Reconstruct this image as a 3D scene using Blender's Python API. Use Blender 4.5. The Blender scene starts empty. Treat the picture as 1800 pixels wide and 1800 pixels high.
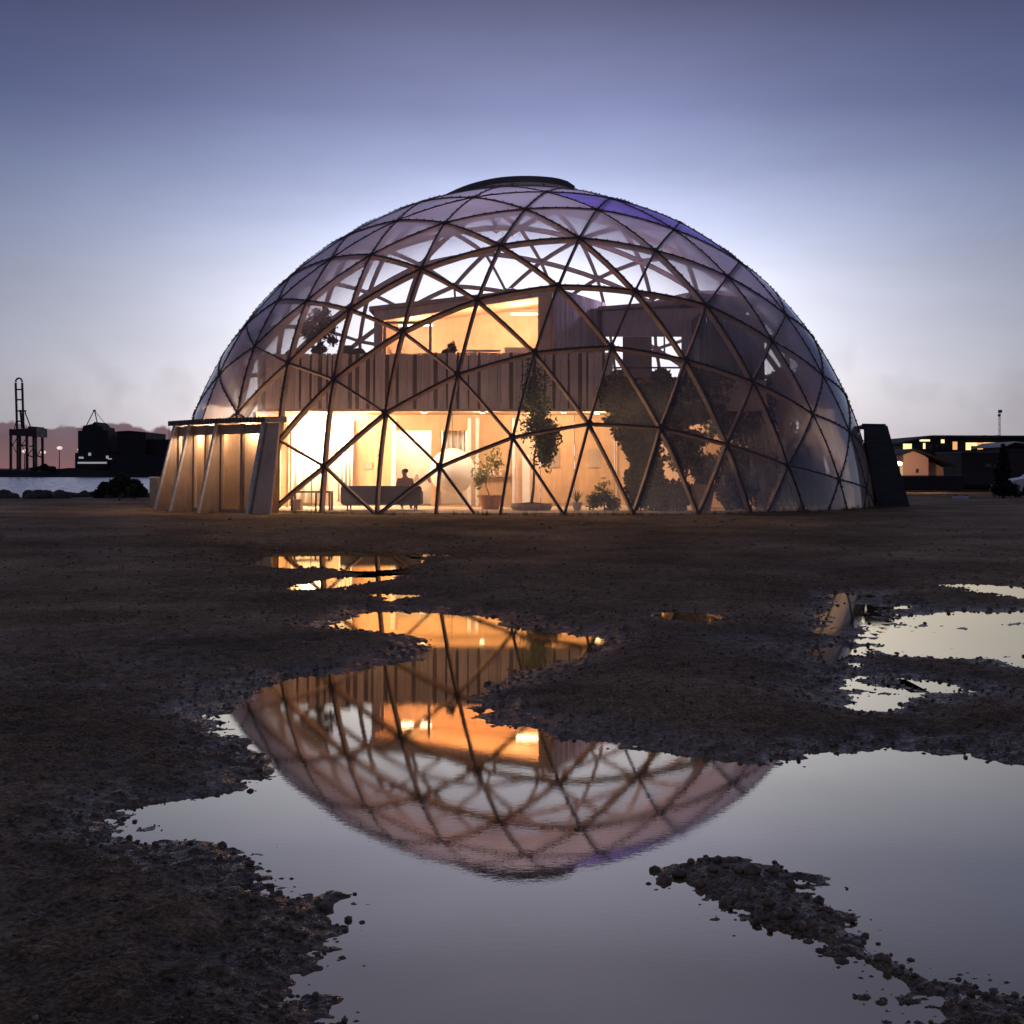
import bpy, bmesh, math, random
import numpy as np
from mathutils import Vector, Matrix
R = math.radians
random.seed(7)
rng = np.random.default_rng(7)
scene = bpy.context.scene
col = scene.collection

# ------------------------------------------------------------------ camera
FPX, PITCH, YC, CAMZ = 2576.1, 0.0619, 670.9, 1.70     # focal length and principal point in px of the 1800 px frame
cd = bpy.data.cameras.new('camera'); cam = bpy.data.objects.new('camera', cd); col.objects.link(cam)
cd.sensor_width = 36.0; cd.lens = 36.0 * FPX / 1800.0
cd.shift_y = -(900 - YC) / 1800.0
cd.clip_start = 0.1; cd.clip_end = 9000
cam.location = (0, 0, CAMZ); cam.rotation_euler = (math.pi / 2 + PITCH, 0, 0)
scene.camera = cam

# ------------------------------------------------------------------ render settings
scene.view_settings.view_transform = 'Standard'
scene.view_settings.look = 'None'
scene.view_settings.exposure = 0.0
scene.view_settings.gamma = 1.0
scene.view_settings.use_curve_mapping = False
cy = scene.cycles
cy.max_bounces = 8; cy.diffuse_bounces = 3; cy.glossy_bounces = 4
cy.transmission_bounces = 4; cy.transparent_max_bounces = 32
cy.sample_clamp_indirect = 4.0
cy.caustics_reflective = False; cy.caustics_refractive = False
try:
    cy.use_denoising = True
    cy.denoiser = 'OPENIMAGEDENOISE'
except Exception:
    pass

# ------------------------------------------------------------------ node helpers
class NT:
    """tiny expression helper round a node tree"""
    def __init__(s, tree): s.t = tree; s.n = tree.nodes; s.l = tree.links
    def node(s, kind, **kw):
        n = s.n.new(kind)
        for k, v in kw.items(): setattr(n, k, v)
        return n
    def put(s, sock, v):
        if isinstance(v, bpy.types.NodeSocket): s.l.new(v, sock)
        elif v is not None:
            if sock.type == 'RGBA' and hasattr(v, '__len__') and len(v) == 3: v = (*v, 1)
            sock.default_value = v
    def m(s, op, a, b=None, c=None, clamp=False):
        n = s.node('ShaderNodeMath', operation=op, use_clamp=clamp)
        for i, v in enumerate((a, b, c)): s.put(n.inputs[i], v)
        return n.outputs[0]
    def vm(s, op, a, b=None):
        n = s.node('ShaderNodeVectorMath', operation=op)
        s.put(n.inputs[0], a); s.put(n.inputs[1], b)
        return n.outputs[0]
    def scale(s, a, f):
        n = s.node('ShaderNodeVectorMath', operation='SCALE'); s.put(n.inputs[0], a); s.put(n.inputs['Scale'], f)
        return n.outputs[0]
    def ramp(s, fac, stops, interp='LINEAR'):
        n = s.node('ShaderNodeValToRGB'); s.put(n.inputs[0], fac)
        n.color_ramp.interpolation = interp
        e = n.color_ramp.elements
        while len(e) < len(stops): e.new(0.5)
        for el, (p, c) in zip(e, stops):
            el.position = p; el.color = (*c, 1) if hasattr(c, '__len__') else (c, c, c, 1)
        return n.outputs[0]
    def mix(s, f, a, b, blend='MIX'):
        n = s.node('ShaderNodeMix', data_type='RGBA', blend_type=blend)
        s.put(n.inputs[0], f); s.put(n.inputs[6], a); s.put(n.inputs[7], b)
        return n.outputs[2]
    def noise(s, vec, scale, detail=3, rough=0.55, dim='3D'):
        n = s.node('ShaderNodeTexNoise', noise_dimensions=dim)
        if vec is not None: s.put(n.inputs['Vector'], vec)
        n.inputs['Scale'].default_value = scale; n.inputs['Detail'].default_value = detail
        n.inputs['Roughness'].default_value = rough
        return n.outputs[0]
    def mapr(s, v, a, b, c, d, smooth=False):
        n = s.node('ShaderNodeMapRange'); n.clamp = True
        if smooth: n.interpolation_type = 'SMOOTHSTEP'
        s.put(n.inputs[0], v)
        for i, x in enumerate((a, b, c, d)): n.inputs[i + 1].default_value = x
        return n.outputs[0]

# ------------------------------------------------------------------ dusk sky (world) and the last of the sun
w = bpy.data.worlds.new('World'); scene.world = w; w.use_nodes = True
T = NT(w.node_tree); T.n.clear()
tc = T.node('ShaderNodeTexCoord').outputs['Generated']
sx = T.node('ShaderNodeSeparateXYZ'); T.l.new(tc, sx.inputs[0])
el = T.m('MULTIPLY', T.m('ARCSINE', sx.outputs[2]), 180 / math.pi)            # elevation, degrees
az = T.m('MULTIPLY', T.m('ARCTAN2', sx.outputs[0], sx.outputs[1]), 180 / math.pi)   # azimuth from the dome's direction
e01 = T.m('DIVIDE', T.m('MAXIMUM', el, 0.0), 90.0)
S = lambda d: d / 90.0
base = T.ramp(e01, [(S(0), (.235, .222, .255)), (S(2.5), (.255, .255, .30)), (S(5.2), (.235, .262, .345)), (S(9.5), (.160, .193, .305)),
                    (S(14), (.072, .093, .208)), (S(18.5), (.048, .057, .132)), (S(35), (.052, .056, .108)), (S(90), (.048, .052, .098))])
# afterglow behind the dome, where the sun went down: wide and pale, with a brighter core close to the horizon
azo = T.m('ABSOLUTE', T.m('SUBTRACT', az, 0.6))
def gauss(sig): return T.m('POWER', 2.718, T.m('MULTIPLY', T.m('POWER', T.m('DIVIDE', azo, sig), 2.0), -1.0))
wide = T.ramp(e01, [(S(0), (.74, .70, .71)), (S(3), (.98, .95, .98)), (S(7), (.84, .86, .99)), (S(9.5), (.52, .57, .76)), (S(11.7), (.30, .345, .51)), (S(14), (.175, .190, .30)), (S(18), (.060, .064, .095)), (S(28), 0.0)])
core = T.ramp(e01, [(S(0), (.8, .72, .62)), (S(6), (.6, .58, .58)), (S(10), (.12, .12, .14)), (S(12), 0.0)])
sky = T.mix(1.0, base, T.mix(1.0, wide, T.scale((1, 1, 1), gauss(14.5)), 'MULTIPLY'), 'ADD')
sky = T.mix(1.0, sky, T.mix(1.0, core, T.scale((1, 1, 1), gauss(8.0)), 'MULTIPLY'), 'ADD')
# faint streaks of thin cloud
sv = T.node('ShaderNodeCombineXYZ'); T.put(sv.inputs[0], T.m('MULTIPLY', az, 0.05)); T.put(sv.inputs[1], T.m('MULTIPLY', el, 0.16))
st = T.noise(sv.outputs[0], 1.3, 4, 0.6)
sky = T.mix(1.0, sky, T.scale((1, 1, 1), T.mapr(st, 0.25, 0.75, 0.90, 1.10)), 'MULTIPLY')
# mauve cloud bank lying on the horizon to the left
cv = T.node('ShaderNodeCombineXYZ'); T.put(cv.inputs[0], T.m('MULTIPLY', az, 0.55)); T.put(cv.inputs[1], T.m('MULTIPLY', el, 0.5))
cn = T.noise(cv.outputs[0], 1.0, 4, 0.5)
top = T.m('ADD', T.mapr(cn, 0.3, 0.7, -0.35, 0.35), 1.75)
edge = T.m('SUBTRACT', top, el)
bank = T.mapr(edge, -0.05, 0.12, 0.0, 1.0, True)
side = T.mapr(az, -11.0, -5.0, 1.0, 0.0, True)
behind = T.mapr(az, -70.0, -40.0, 0.0, 1.0, True)
bank = T.m('MULTIPLY', T.m('MULTIPLY', bank, side), behind)
bcol = T.ramp(T.m('DIVIDE', T.m('MAXIMUM', el, 0.0), 3.0), [(0.0, (.23, .10, .11)), (0.25, (.17, .09, .10)), (0.45, (.125, .075, .095)), (0.8, (.145, .09, .115))])
sky = T.mix(T.m('MULTIPLY', bank, 0.93), sky, bcol)
rcl = T.mapr(T.noise(cv.outputs[0], 0.5, 3, 0.5), 0.52, 0.7, 0.0, 0.35)
rcl = T.m('MULTIPLY', rcl, T.m('MULTIPLY', T.mapr(el, 0.5, 2.0, 0.0, 1.0, True), T.mapr(el, 3.0, 6.0, 1.0, 0.0, True)))
sky = T.mix(rcl, sky, (.27, .24, .29))
# the physical sky adds its own low glow
nis = T.node('ShaderNodeTexSky', sky_type='NISHITA'); nis.sun_disc = False
nis.sun_elevation = R(0.5); nis.sun_rotation = R(0.6); nis.altitude = 0; nis.dust_density = 2.0
bg1 = T.node('ShaderNodeBackground'); T.put(bg1.inputs[0], sky); bg1.inputs[1].default_value = 1.0
bg2 = T.node('ShaderNodeBackground'); T.l.new(nis.outputs[0], bg2.inputs[0]); bg2.inputs[1].default_value = 0.006
ad = T.node('ShaderNodeAddShader'); T.l.new(bg1.outputs[0], ad.inputs[0]); T.l.new(bg2.outputs[0], ad.inputs[1])
wo = T.node('ShaderNodeOutputWorld'); T.l.new(ad.outputs[0], wo.inputs[0])

sd = bpy.data.lights.new('sun', 'SUN'); sd.energy = 0.05; sd.angle = R(12); sd.color = (1.0, 0.72, 0.62)
sun = bpy.data.objects.new('sun', sd); col.objects.link(sun)
sun.rotation_euler = (R(-88.5), 0, R(-0.6))      # low behind the dome, shining towards the camera

# ------------------------------------------------------------------ pixel (of the photograph) at depth Y -> point of the place
def at(px, py, Y):
    a = (px - 900) / FPX; b = (YC - py) / FPX
    c, s = math.cos(PITCH), math.sin(PITCH)
    dy, dz = c - b * s, s + b * c
    t = Y / dy
    return Vector((a * t, Y, CAMZ + dz * t))
def at_z(px, py, z):
    p = at(px, py, 1.0); k = (z - CAMZ) / (p.z - CAMZ)
    return Vector((p.x * k, k, z))

# ------------------------------------------------------------------ materials
MATS = {}
def pmat(name, color, rough=0.6, var=0.25, scale=6.0, bump=0.0, metal=0.0, stretch=(1, 1, 1), spec=0.5, dark=None, bscale=None, detail=4):
    m = bpy.data.materials.new(name); m.use_nodes = True
    t = NT(m.node_tree); b = t.n['Principled BSDF']
    oc = t.node('ShaderNodeTexCoord').outputs['Object']
    mp = t.node('ShaderNodeMapping'); t.l.new(oc, mp.inputs[0]); mp.inputs['Scale'].default_value = stretch
    oi = t.node('ShaderNodeObjectInfo')
    v = t.vm('ADD', mp.outputs[0], t.scale((7.3, 3.1, 5.7), oi.outputs['Random']))
    n = t.noise(v, scale, detail, 0.6)
    c = Vector(color); lo = Vector(dark) if dark else c * (1 - var); hi = c * (1 + var)
    cc = t.ramp(n, [(0.3, tuple(lo)), (0.7, tuple(hi))])
    t.put(b.inputs['Base Color'], cc)
    t.put(b.inputs['Roughness'], t.mapr(n, 0.3, 0.7, max(0, rough - 0.1), min(1, rough + 0.1)))
    b.inputs['Metallic'].default_value = metal
    b.inputs['Specular IOR Level'].default_value = spec
    if bump:
        bp = t.node('ShaderNodeBump'); bp.inputs['Strength'].default_value = 1.0; bp.inputs['Distance'].default_value = bump
        t.l.new(t.noise(v, bscale or scale * 3, 4, 0.6), bp.inputs['Height']); t.l.new(bp.outputs[0], b.inputs['Normal'])
    MATS[name] = m
    return m
def wood(name, color, var=0.3, rough=0.65, stretch=(14, 14, 0.8), tone=0.25):
    """grain along local z, each object its own tone"""
    m = bpy.data.materials.new(name); m.use_nodes = True
    t = NT(m.node_tree); b = t.n['Principled BSDF']
    oc = t.node('ShaderNodeTexCoord').outputs['Object']
    mp = t.node('ShaderNodeMapping'); t.l.new(oc, mp.inputs[0]); mp.inputs['Scale'].default_value = stretch
    oi = t.node('ShaderNodeObjectInfo')
    v = t.vm('ADD', mp.outputs[0], t.scale((17.3, 13.1, 5.7), oi.outputs['Random']))
    n = t.noise(v, 1.6, 5, 0.6)
    n2 = t.noise(oc, 0.9, 3, 0.6)
    c = Vector(color)
    cc = t.ramp(n, [(0.25, tuple(c * (1 - var))), (0.5, tuple(c)), (0.75, tuple(c * (1 + var)))])
    k = t.m('ADD', t.m('MULTIPLY', t.m('SUBTRACT', oi.outputs['Random'], 0.5), 2 * tone), t.mapr(n2, 0.3, 0.7, 0.82, 1.15))
    t.put(b.inputs['Base Color'], t.mix(1.0, cc, t.scale((1, 1, 1), k), 'MULTIPLY'))
    b.inputs['Roughness'].default_value = rough
    bp = t.node('ShaderNodeBump'); bp.inputs['Distance'].default_value = 0.004; t.l.new(n, bp.inputs['Height']); t.l.new(bp.outputs[0], b.inputs['Normal'])
    MATS[name] = m
    return m
def emit(name, color, strength):
    m = bpy.data.materials.new(name); m.use_nodes = True
    t = NT(m.node_tree); b = t.n['Principled BSDF']
    b.inputs['Base Color'].default_value = (*color, 1)
    b.inputs['Emission Color'].default_value = (*color, 1)
    b.inputs['Emission Strength'].default_value = strength
    MATS[name] = m
    return m
def leafmat(name, color, var=0.5):
    m = bpy.data.materials.new(name); m.use_nodes = True
    t = NT(m.node_tree); b = t.n['Principled BSDF']; o = t.n['Material Output']
    oc = t.node('ShaderNodeTexCoord').outputs['Object']
    n = t.noise(oc, 9.0, 2, 0.6); c = Vector(color)
    cc = t.ramp(n, [(0.3, tuple(c * (1 - var))), (0.7, tuple(c * (1 + var)))])
    t.put(b.inputs['Base Color'], cc); b.inputs['Roughness'].default_value = 0.5
    tr = t.node('ShaderNodeBsdfTranslucent'); t.put(tr.inputs[0], t.mix(0.5, cc, (color[0] * 1.6, color[1] * 1.5, color[2] * 0.6)))
    mx = t.node('ShaderNodeMixShader'); mx.inputs[0].default_value = 0.3
    t.l.new(b.outputs[0], mx.inputs[1]); t.l.new(tr.outputs[0], mx.inputs[2]); t.l.new(mx.outputs[0], o.inputs[0])
    MATS[name] = m
    return m
def panemat(name, tint, haze_col, haze=0.065, edge=0.80, gloss=1.0, streak=0.27):
    """bent clear plastic sheet: mirror by Fresnel, the rest see-through, with a dull dusty and dewy share that grows with the slant"""
    m = bpy.data.materials.new(name); m.use_nodes = True
    t = NT(m.node_tree); t.n.clear()
    geo = t.node('ShaderNodeNewGeometry')
    lw = t.node('ShaderNodeLayerWeight'); lw.inputs[0].default_value = 0.5
    fr = t.m('ADD', t.m('MULTIPLY', t.m('POWER', lw.outputs['Facing'], 4.0), 0.85), 0.04)
    oc = geo.outputs['Position']
    n1 = t.noise(oc, 0.45, 4, 0.6)
    mp = t.node('ShaderNodeMapping'); t.l.new(oc, mp.inputs[0]); mp.inputs['Scale'].default_value = (2.2, 2.2, 0.35)
    n2 = t.noise(mp.outputs[0], 1.2, 4, 0.65)
    sxyz = t.node('ShaderNodeSeparateXYZ'); t.l.new(oc, sxyz.inputs[0])
    # dew gathers on the cool right hand sheets, low down
    dew = t.m('MULTIPLY', t.mapr(sxyz.outputs[0], 1.5, 8.5, 0.0, 1.0, True), t.mapr(sxyz.outputs[2], 7.5, 2.5, 0.25, 1.0, True))
    dew = t.m('MULTIPLY', dew, t.mapr(n2, 0.25, 0.75, 0.5, 1.35))
    h = t.m('ADD', t.m('MULTIPLY', t.mapr(n1, 0.3, 0.7, 0.6, 1.3), haze), t.m('MULTIPLY', dew, streak))
    h = t.m('ADD', h, t.m('MULTIPLY', t.mapr(lw.outputs['Facing'], 0.38, 0.76, 0.0, 1.0, True), edge), None, True)
    tp = t.node('ShaderNodeBsdfTransparent'); t.put(tp.inputs[0], tint)
    df = t.node('ShaderNodeBsdfDiffuse'); t.put(df.inputs[0], haze_col)
    tl = t.node('ShaderNodeBsdfTranslucent'); t.put(tl.inputs[0], haze_col)
    dd = t.node('ShaderNodeMixShader'); dd.inputs[0].default_value = 0.72
    t.l.new(df.outputs[0], dd.inputs[1]); t.l.new(tl.outputs[0], dd.inputs[2])
    gs = t.node('ShaderNodeBsdfGlossy'); gs.inputs['Roughness'].default_value = 0.04; t.put(gs.inputs[0], (0.9, 0.9, 0.95))
    m1 = t.node('ShaderNodeMixShader'); t.put(m1.inputs[0], h); t.l.new(tp.outputs[0], m1.inputs[1]); t.l.new(dd.outputs[0], m1.inputs[2])
    m2 = t.node('ShaderNodeMixShader'); t.put(m2.inputs[0], t.m('MULTIPLY', fr, gloss)); t.l.new(m1.outputs[0], m2.inputs[1]); t.l.new(gs.outputs[0], m2.inputs[2])
    o = t.node('ShaderNodeOutputMaterial'); t.l.new(m2.outputs[0], o.inputs[0])
    MATS[name] = m
    return m

wood('strut_wood', (.48, .33, .22), 0.25, stretch=(3, 3, 3), tone=0.12)
pmat('seam_dark', (.075, .054, .054), 0.5, 0.3, 8)
pmat('hub_steel', (.08, .06, .06), 0.5, 0.2, 8, metal=0.3)
panemat('dome_sheet', (.97, .965, .975), (.85, .80, .84))
panemat('violet_glow_sheet', (.52, .46, .90), (.40, .32, .95), haze=0.55, edge=0.35)  # violet lamp glow painted in as the sheet's own colour
panemat('window_glass', (.95, .95, .95), (.8, .8, .8), haze=0.01, edge=0.03, streak=0.0)
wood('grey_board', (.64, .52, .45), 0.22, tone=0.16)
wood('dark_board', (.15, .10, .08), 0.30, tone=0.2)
wood('plywood', (.55, .36, .21), 0.12, stretch=(5, 5, 0.6), tone=0.08)
wood('pale_ply', (.68, .48, .34), 0.10, stretch=(5, 5, 0.6), tone=0.08)
wood('brown_ply', (.38, .29, .22), 0.2, stretch=(4, 4, 0.7), tone=0.06)
wood('dusky_board', (.10, .085, .08), 0.3, tone=0.2)
wood('slate_board', (.045, .048, .055), 0.25, stretch=(1.5, 1.5, 12), tone=0.12)
pmat('white_paint', (.78, .76, .72), 0.5, 0.06, 5)
pmat('cream_wall', (.74, .66, .54), 0.7, 0.08, 3)
pmat('deck_wood', (.50, .38, .28), 0.6, 0.2, 5, bump=0.003)
pmat('curtain_cloth', (.82, .80, .74), 0.9, 0.05, 5)
pmat('sofa_cloth', (.055, .048, .052), 0.9, 0.25, 9, bump=0.006)
pmat('black_metal', (.03, .028, .03), 0.4, 0.2, 8)
pmat('roof_felt', (.05, .05, .055), 0.8, 0.25, 4, bump=0.01)
pmat('weathered_roof', (.27, .25, .23), 0.7, 0.3, 5, bump=0.01)
pmat('edge_white', (.62, .60, .57), 0.6, 0.25, 7, bump=0.004)
pmat('terracotta', (.48, .24, .13), 0.7, 0.2, 7, bump=0.004)
pmat('soil', (.05, .035, .025), 0.95, 0.3, 12, bump=0.02)
pmat('bark', (.12, .085, .06), 0.9, 0.35, 8, bump=0.02, stretch=(3, 3, 0.6))
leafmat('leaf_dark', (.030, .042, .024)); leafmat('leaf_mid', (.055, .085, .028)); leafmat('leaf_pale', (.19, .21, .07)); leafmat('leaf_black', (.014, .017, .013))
pmat('skin', (.55, .33, .24), 0.5, 0.08, 9); pmat('hair_brown', (.07, .04, .025), 0.6, 0.3, 30); pmat('salmon_knit', (.75, .36, .27), 0.9, 0.12, 20, bump=0.003); pmat('trouser_cloth', (.06, .06, .08), 0.9, 0.2, 20)
pmat('concrete_grey', (.14, .14, .15), 0.8, 0.2, 4, bump=0.006)
pmat('far_black', (.012, .011, .013), 0.8, 0.3, 0.4); pmat('crane_steel', (.03, .016, .018), 0.6, 0.3, 0.2)
pmat('far_earth', (.018, .016, .015), 0.9, 0.35, 0.05)
pmat('rock_dark', (.06, .055, .052), 0.75, 0.45, 2.5, bump=0.05); pmat('pebble', (.19, .128, .078), 0.42, 0.6, 30, bump=0.002); pmat('pale_pebble', (.36, .33, .28), 0.35, 0.3, 30)
pmat('peach_render', (.50, .31, .24), 0.85, 0.06, 0.8); pmat('right_black', (.018, .016, .018), 0.7, 0.3, 1.0); pmat('right_grey', (.09, .09, .10), 0.6, 0.25, 1.0); pmat('pale_metal', (.42, .43, .46), 0.45, 0.1, 1.0)
pmat('car_white', (.60, .60, .61), 0.3, 0.03, 2); pmat('car_glass', (.02, .022, .025), 0.1, 0.1, 2); pmat('tyre_rubber', (.02, .02, .02), 0.8, 0.2, 9); pmat('red_lens', (.25, .02, .015), 0.3, 0.1, 9)
emit('warm_glow', (1.0, .80, .50), 6.0); emit('white_glow', (1.0, .90, .70), 9.0); emit('window_lit', (1.0, .68, .30), 1.5); emit('window_orange', (1.0, .48, .17), 0.9); emit('far_lamp', (1.0, .74, .70), 0.9); emit('far_window', (.85, .85, .9), 0.3)

# ------------------------------------------------------------------ mesh helpers
class MB:
    def __init__(s): s.v = []; s.f = []; s.mi = []; s.cur = 0
    def add(s, vs, fs):
        o = len(s.v); s.v += [tuple(p) for p in vs]; s.f += [tuple(i + o for i in f) for f in fs]; s.mi += [s.cur] * len(fs)
    def box(s, c, size, rz=0.0, M=None):
        x, y, z = (d / 2 for d in size)
        P = [Vector((a, b, d)) for d in (-z, z) for b in (-y, y) for a in (-x, x)]
        if M is None: M = Matrix.Rotation(rz, 3, 'Z')
        P = [M @ p + Vector(c) for p in P]
        s.add(P, [(0, 2, 3, 1), (4, 5, 7, 6), (0, 1, 5, 4), (2, 6, 7, 3), (0, 4, 6, 2), (1, 3, 7, 5)])
    def hexa(s, P):                                           # 4 bottom corners, 4 top corners, same order
        s.add(P, [(3, 2, 1, 0), (4, 5, 6, 7), (0, 1, 5, 4), (1, 2, 6, 5), (2, 3, 7, 6), (3, 0, 4, 7)])
    def bar(s, a, b, wd, dp=None, up=(0, 0, 1)):
        a, b = Vector(a), Vector(b); d = (b - a).normalized(); dp = dp or wd
        u = Vector(up)
        if abs(d.dot(u)) > 0.98: u = Vector((0, 1, 0))
        x = d.cross(u).normalized(); y = x.cross(d).normalized()
        P = [p + x * i * wd / 2 + y * j * dp / 2 for p in (a, b) for i, j in ((-1, -1), (1, -1), (1, 1), (-1, 1))]
        s.hexa(P)
    def tube(s, pts, rad, n=8, cap=True):
        pts = [Vector(p) for p in pts]; rings = []
        for i, p in enumerate(pts):
            d = (pts[min(i + 1, len(pts) - 1)] - pts[max(i - 1, 0)]).normalized()
            u = Vector((0, 0, 1)) if abs(d.z) < 0.9 else Vector((0, 1, 0))
            x = d.cross(u).normalized(); y = d.cross(x).normalized()
            r = rad[i] if hasattr(rad, '__len__') else rad
            rings.append([p + x * r * math.cos(2 * math.pi * k / n) + y * r * math.sin(2 * math.pi * k / n) for k in range(n)])
        vs = [q for r in rings for q in r]; fs = []
        for i in range(len(pts) - 1):
            for k in range(n): fs.append((i * n + k, i * n + (k + 1) % n, (i + 1) * n + (k + 1) % n, (i + 1) * n + k))
        if cap: fs += [tuple(range(n))[::-1], tuple((len(pts) - 1) * n + k for k in range(n))]
        s.add(vs, fs)
    def lathe(s, prof, c=(0, 0, 0), n=20, sq=(1, 1)):
        vs = []; fs = []; c = Vector(c)
        for r, z in prof: vs += [c + Vector((r * math.cos(2 * math.pi * k / n) * sq[0], r * math.sin(2 * math.pi * k / n) * sq[1], z)) for k in range(n)]
        for i in range(len(prof) - 1):
            for k in range(n): fs.append((i * n + k, i * n + (k + 1) % n, (i + 1) * n + (k + 1) % n, (i + 1) * n + k))
        if prof[0][0] > 1e-4: fs.append(tuple(range(n))[::-1])
        if prof[-1][0] > 1e-4: fs.append(tuple((len(prof) - 1) * n + k for k in range(n)))
        s.add(vs, fs)
    def prism(s, poly, e0, e1):                               # polygon of 3-D points extruded from +e0 to +e1
        n = len(poly); a = [Vector(p) + Vector(e0) for p in poly]; b = [Vector(p) + Vector(e1) for p in poly]
        s.add(a + b, [tuple(range(n))[::-1], tuple(range(n, 2 * n))] + [(i, (i + 1) % n, n + (i + 1) % n, n + i) for i in range(n)])
    def build(s, name, mats, parent=None, smooth=False, origin=None, label=None):
        me = bpy.data.meshes.new(name)
        v = s.v
        if origin is not None: v = [(p[0] - origin[0], p[1] - origin[1], p[2] - origin[2]) for p in v]
        me.from_pydata(v, [], s.f)
        if not isinstance(mats, (list, tuple)): mats = [mats]
        for m in mats: me.materials.append(MATS[m])
        if len(mats) > 1: me.polygons.foreach_set('material_index', s.mi)
        bm = bmesh.new(); bm.from_mesh(me); bmesh.ops.recalc_face_normals(bm, faces=bm.faces); bm.to_mesh(me); bm.free()
        if smooth: me.polygons.foreach_set('use_smooth', [True] * len(me.polygons))
        me.update()
        return link(name, me, parent, origin, label)
def link(name, me, parent=None, loc=None, label=None):
    o = bpy.data.objects.new(name, me); col.objects.link(o)
    if parent is not None:
        o.parent = parent
        wl = world_loc(parent)
        o.location = (Vector(loc) if loc is not None else Vector()) - wl
    elif loc is not None: o.location = loc
    if label: o['label'] = label
    return o
def world_loc(o):
    p = Vector(o.location)
    while o.parent is not None: o = o.parent; p += Vector(o.location)
    return p
def thing(name, label, cat, loc=(0, 0, 0), group=None):
    o = bpy.data.objects.new(name, None); col.objects.link(o); o.location = loc; o.empty_display_size = 0.2
    return tag(o, label, cat, group)
def tag(o, label, cat, group=None):
    o['label'] = label; o['category'] = cat
    if group: o['group'] = group
    return o
def struct(o): o['kind'] = 'structure'; return o
def stuff(o): o['kind'] = 'stuff'; return o
def lamp(kind, name, parent, loc, energy, color=(1, .70, .40), size=0.3, rot=None, sizey=None, spot=None):
    d = bpy.data.lights.new(name, kind); d.energy = energy; d.color = color
    if kind == 'AREA':
        d.size = size
        if sizey: d.shape = 'RECTANGLE'; d.size_y = sizey
    else: d.shadow_soft_size = size
    if spot: d.spot_size = spot
    o = bpy.data.objects.new(name, d); col.objects.link(o); o.parent = parent; o.visible_glossy = False   # the glowing fitting itself is what mirrors show
    o.location = Vector(loc) - (world_loc(parent) if parent else Vector())
    if rot: o.rotation_euler = rot
    return o

# value noise for geometry
def hash2(ix, iy, seed):
    h = (ix.astype(np.int64) * 374761393 + iy.astype(np.int64) * 668265263 + seed * 1442695041) & 0xffffffff
    h = ((h ^ (h >> 13)) * 1274126177) & 0xffffffff
    h = h ^ (h >> 16)
    return (h & 0xffffff) / float(0xffffff)
def vnoise(x, y, seed=0):
    ix = np.floor(x); iy = np.floor(y); fx = x - ix; fy = y - iy
    fx = fx * fx * (3 - 2 * fx); fy = fy * fy * (3 - 2 * fy)
    a = hash2(ix, iy, seed); b = hash2(ix + 1, iy, seed); c = hash2(ix, iy + 1, seed); d = hash2(ix + 1, iy + 1, seed)
    return (a * (1 - fx) + b * fx) * (1 - fy) + (c * (1 - fx) + d * fx) * fy - 0.5
def fbm(x, y, seed=0, oct=4):
    s = 0; a = 1.0
    for o in range(oct): s = s + a * vnoise(x * 2 ** o + o * 17.3, y * 2 ** o - o * 9.1, seed + o); a *= 0.55
    return s

# ================================================================== ground, puddles, harbour
def T_ground(y):
    return np.interp(y, [2, 10, 14.5, 18, 19.5, 23, 28, 33, 38, 60, 2000], [.05, .05, .05, .08, .13, .18, .27, .42, .54, .60, .9])
PUDDLES = []      # (polygon in the world, level, islands)
def puddle(level, px, holes=()):
    P = np.array([tuple(at_z(x, y, level).xy) for x, y in px])
    H = [np.array([tuple(at_z(x, y, level).xy) for x, y in h]) for h in holes]
    PUDDLES.append((P, level, H))
puddle(0.0, [(235, 1440), (275, 1408), (340, 1400), (430, 1385), (462, 1362), (445, 1338), (405, 1300), (372, 1264), (396, 1238), (440, 1214), (520, 1190), (640, 1172), (725, 1158),
             (748, 1140), (735, 1122), (660, 1112), (588, 1106), (590, 1092), (640, 1074), (720, 1072), (800, 1078), (880, 1084), (905, 1104), (965, 1110), (1040, 1114), (1075, 1124),
             (1040, 1150), (995, 1172), (930, 1182), (900, 1200), (845, 1222), (850, 1250), (880, 1266), (945, 1270), (985, 1296), (1080, 1302), (1180, 1318), (1290, 1338), (1365, 1345), (1400, 1322), (1500, 1318), (1600, 1313), (1650, 1322), (1730, 1330), (1830, 1346), (2050, 1380), (2200, 1500), (2200, 1900),
             (590, 1900), (555, 1800), (510, 1760), (470, 1720), (480, 1690), (530, 1660), (556, 1612), (525, 1585), (465, 1558), (420, 1505), (330, 1488), (265, 1468)],
       [[(1196, 1538), (1228, 1522), (1280, 1516), (1338, 1530), (1398, 1558), (1446, 1598), (1500, 1640), (1600, 1690), (1720, 1730), (1900, 1790), (2000, 1900), (1760, 1900), (1620, 1780), (1482, 1688), (1396, 1642), (1312, 1598), (1245, 1562)]])
puddle(0.15, [(430, 991), (468, 977), (490, 968), (600, 966.5), (700, 969), (755, 985), (720, 998), (640, 1003), (560, 1000), (480, 1000)])
puddle(0.10, [(485, 1033), (540, 1023), (600, 1014), (655, 1006), (735, 1007), (705, 1019), (640, 1028), (560, 1038), (500, 1038)])
puddle(0.05, [(640, 1046), (670, 1041), (760, 1043), (735, 1053), (680, 1057)])
puddle(0.17, [(730, 972.3), (765, 970.5), (806, 972), (805, 977), (735, 977.5)])
puddle(0.03, [(1128, 1081), (1160, 1072), (1200, 1074), (1278, 1084), (1255, 1097), (1150, 1091)])
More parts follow.
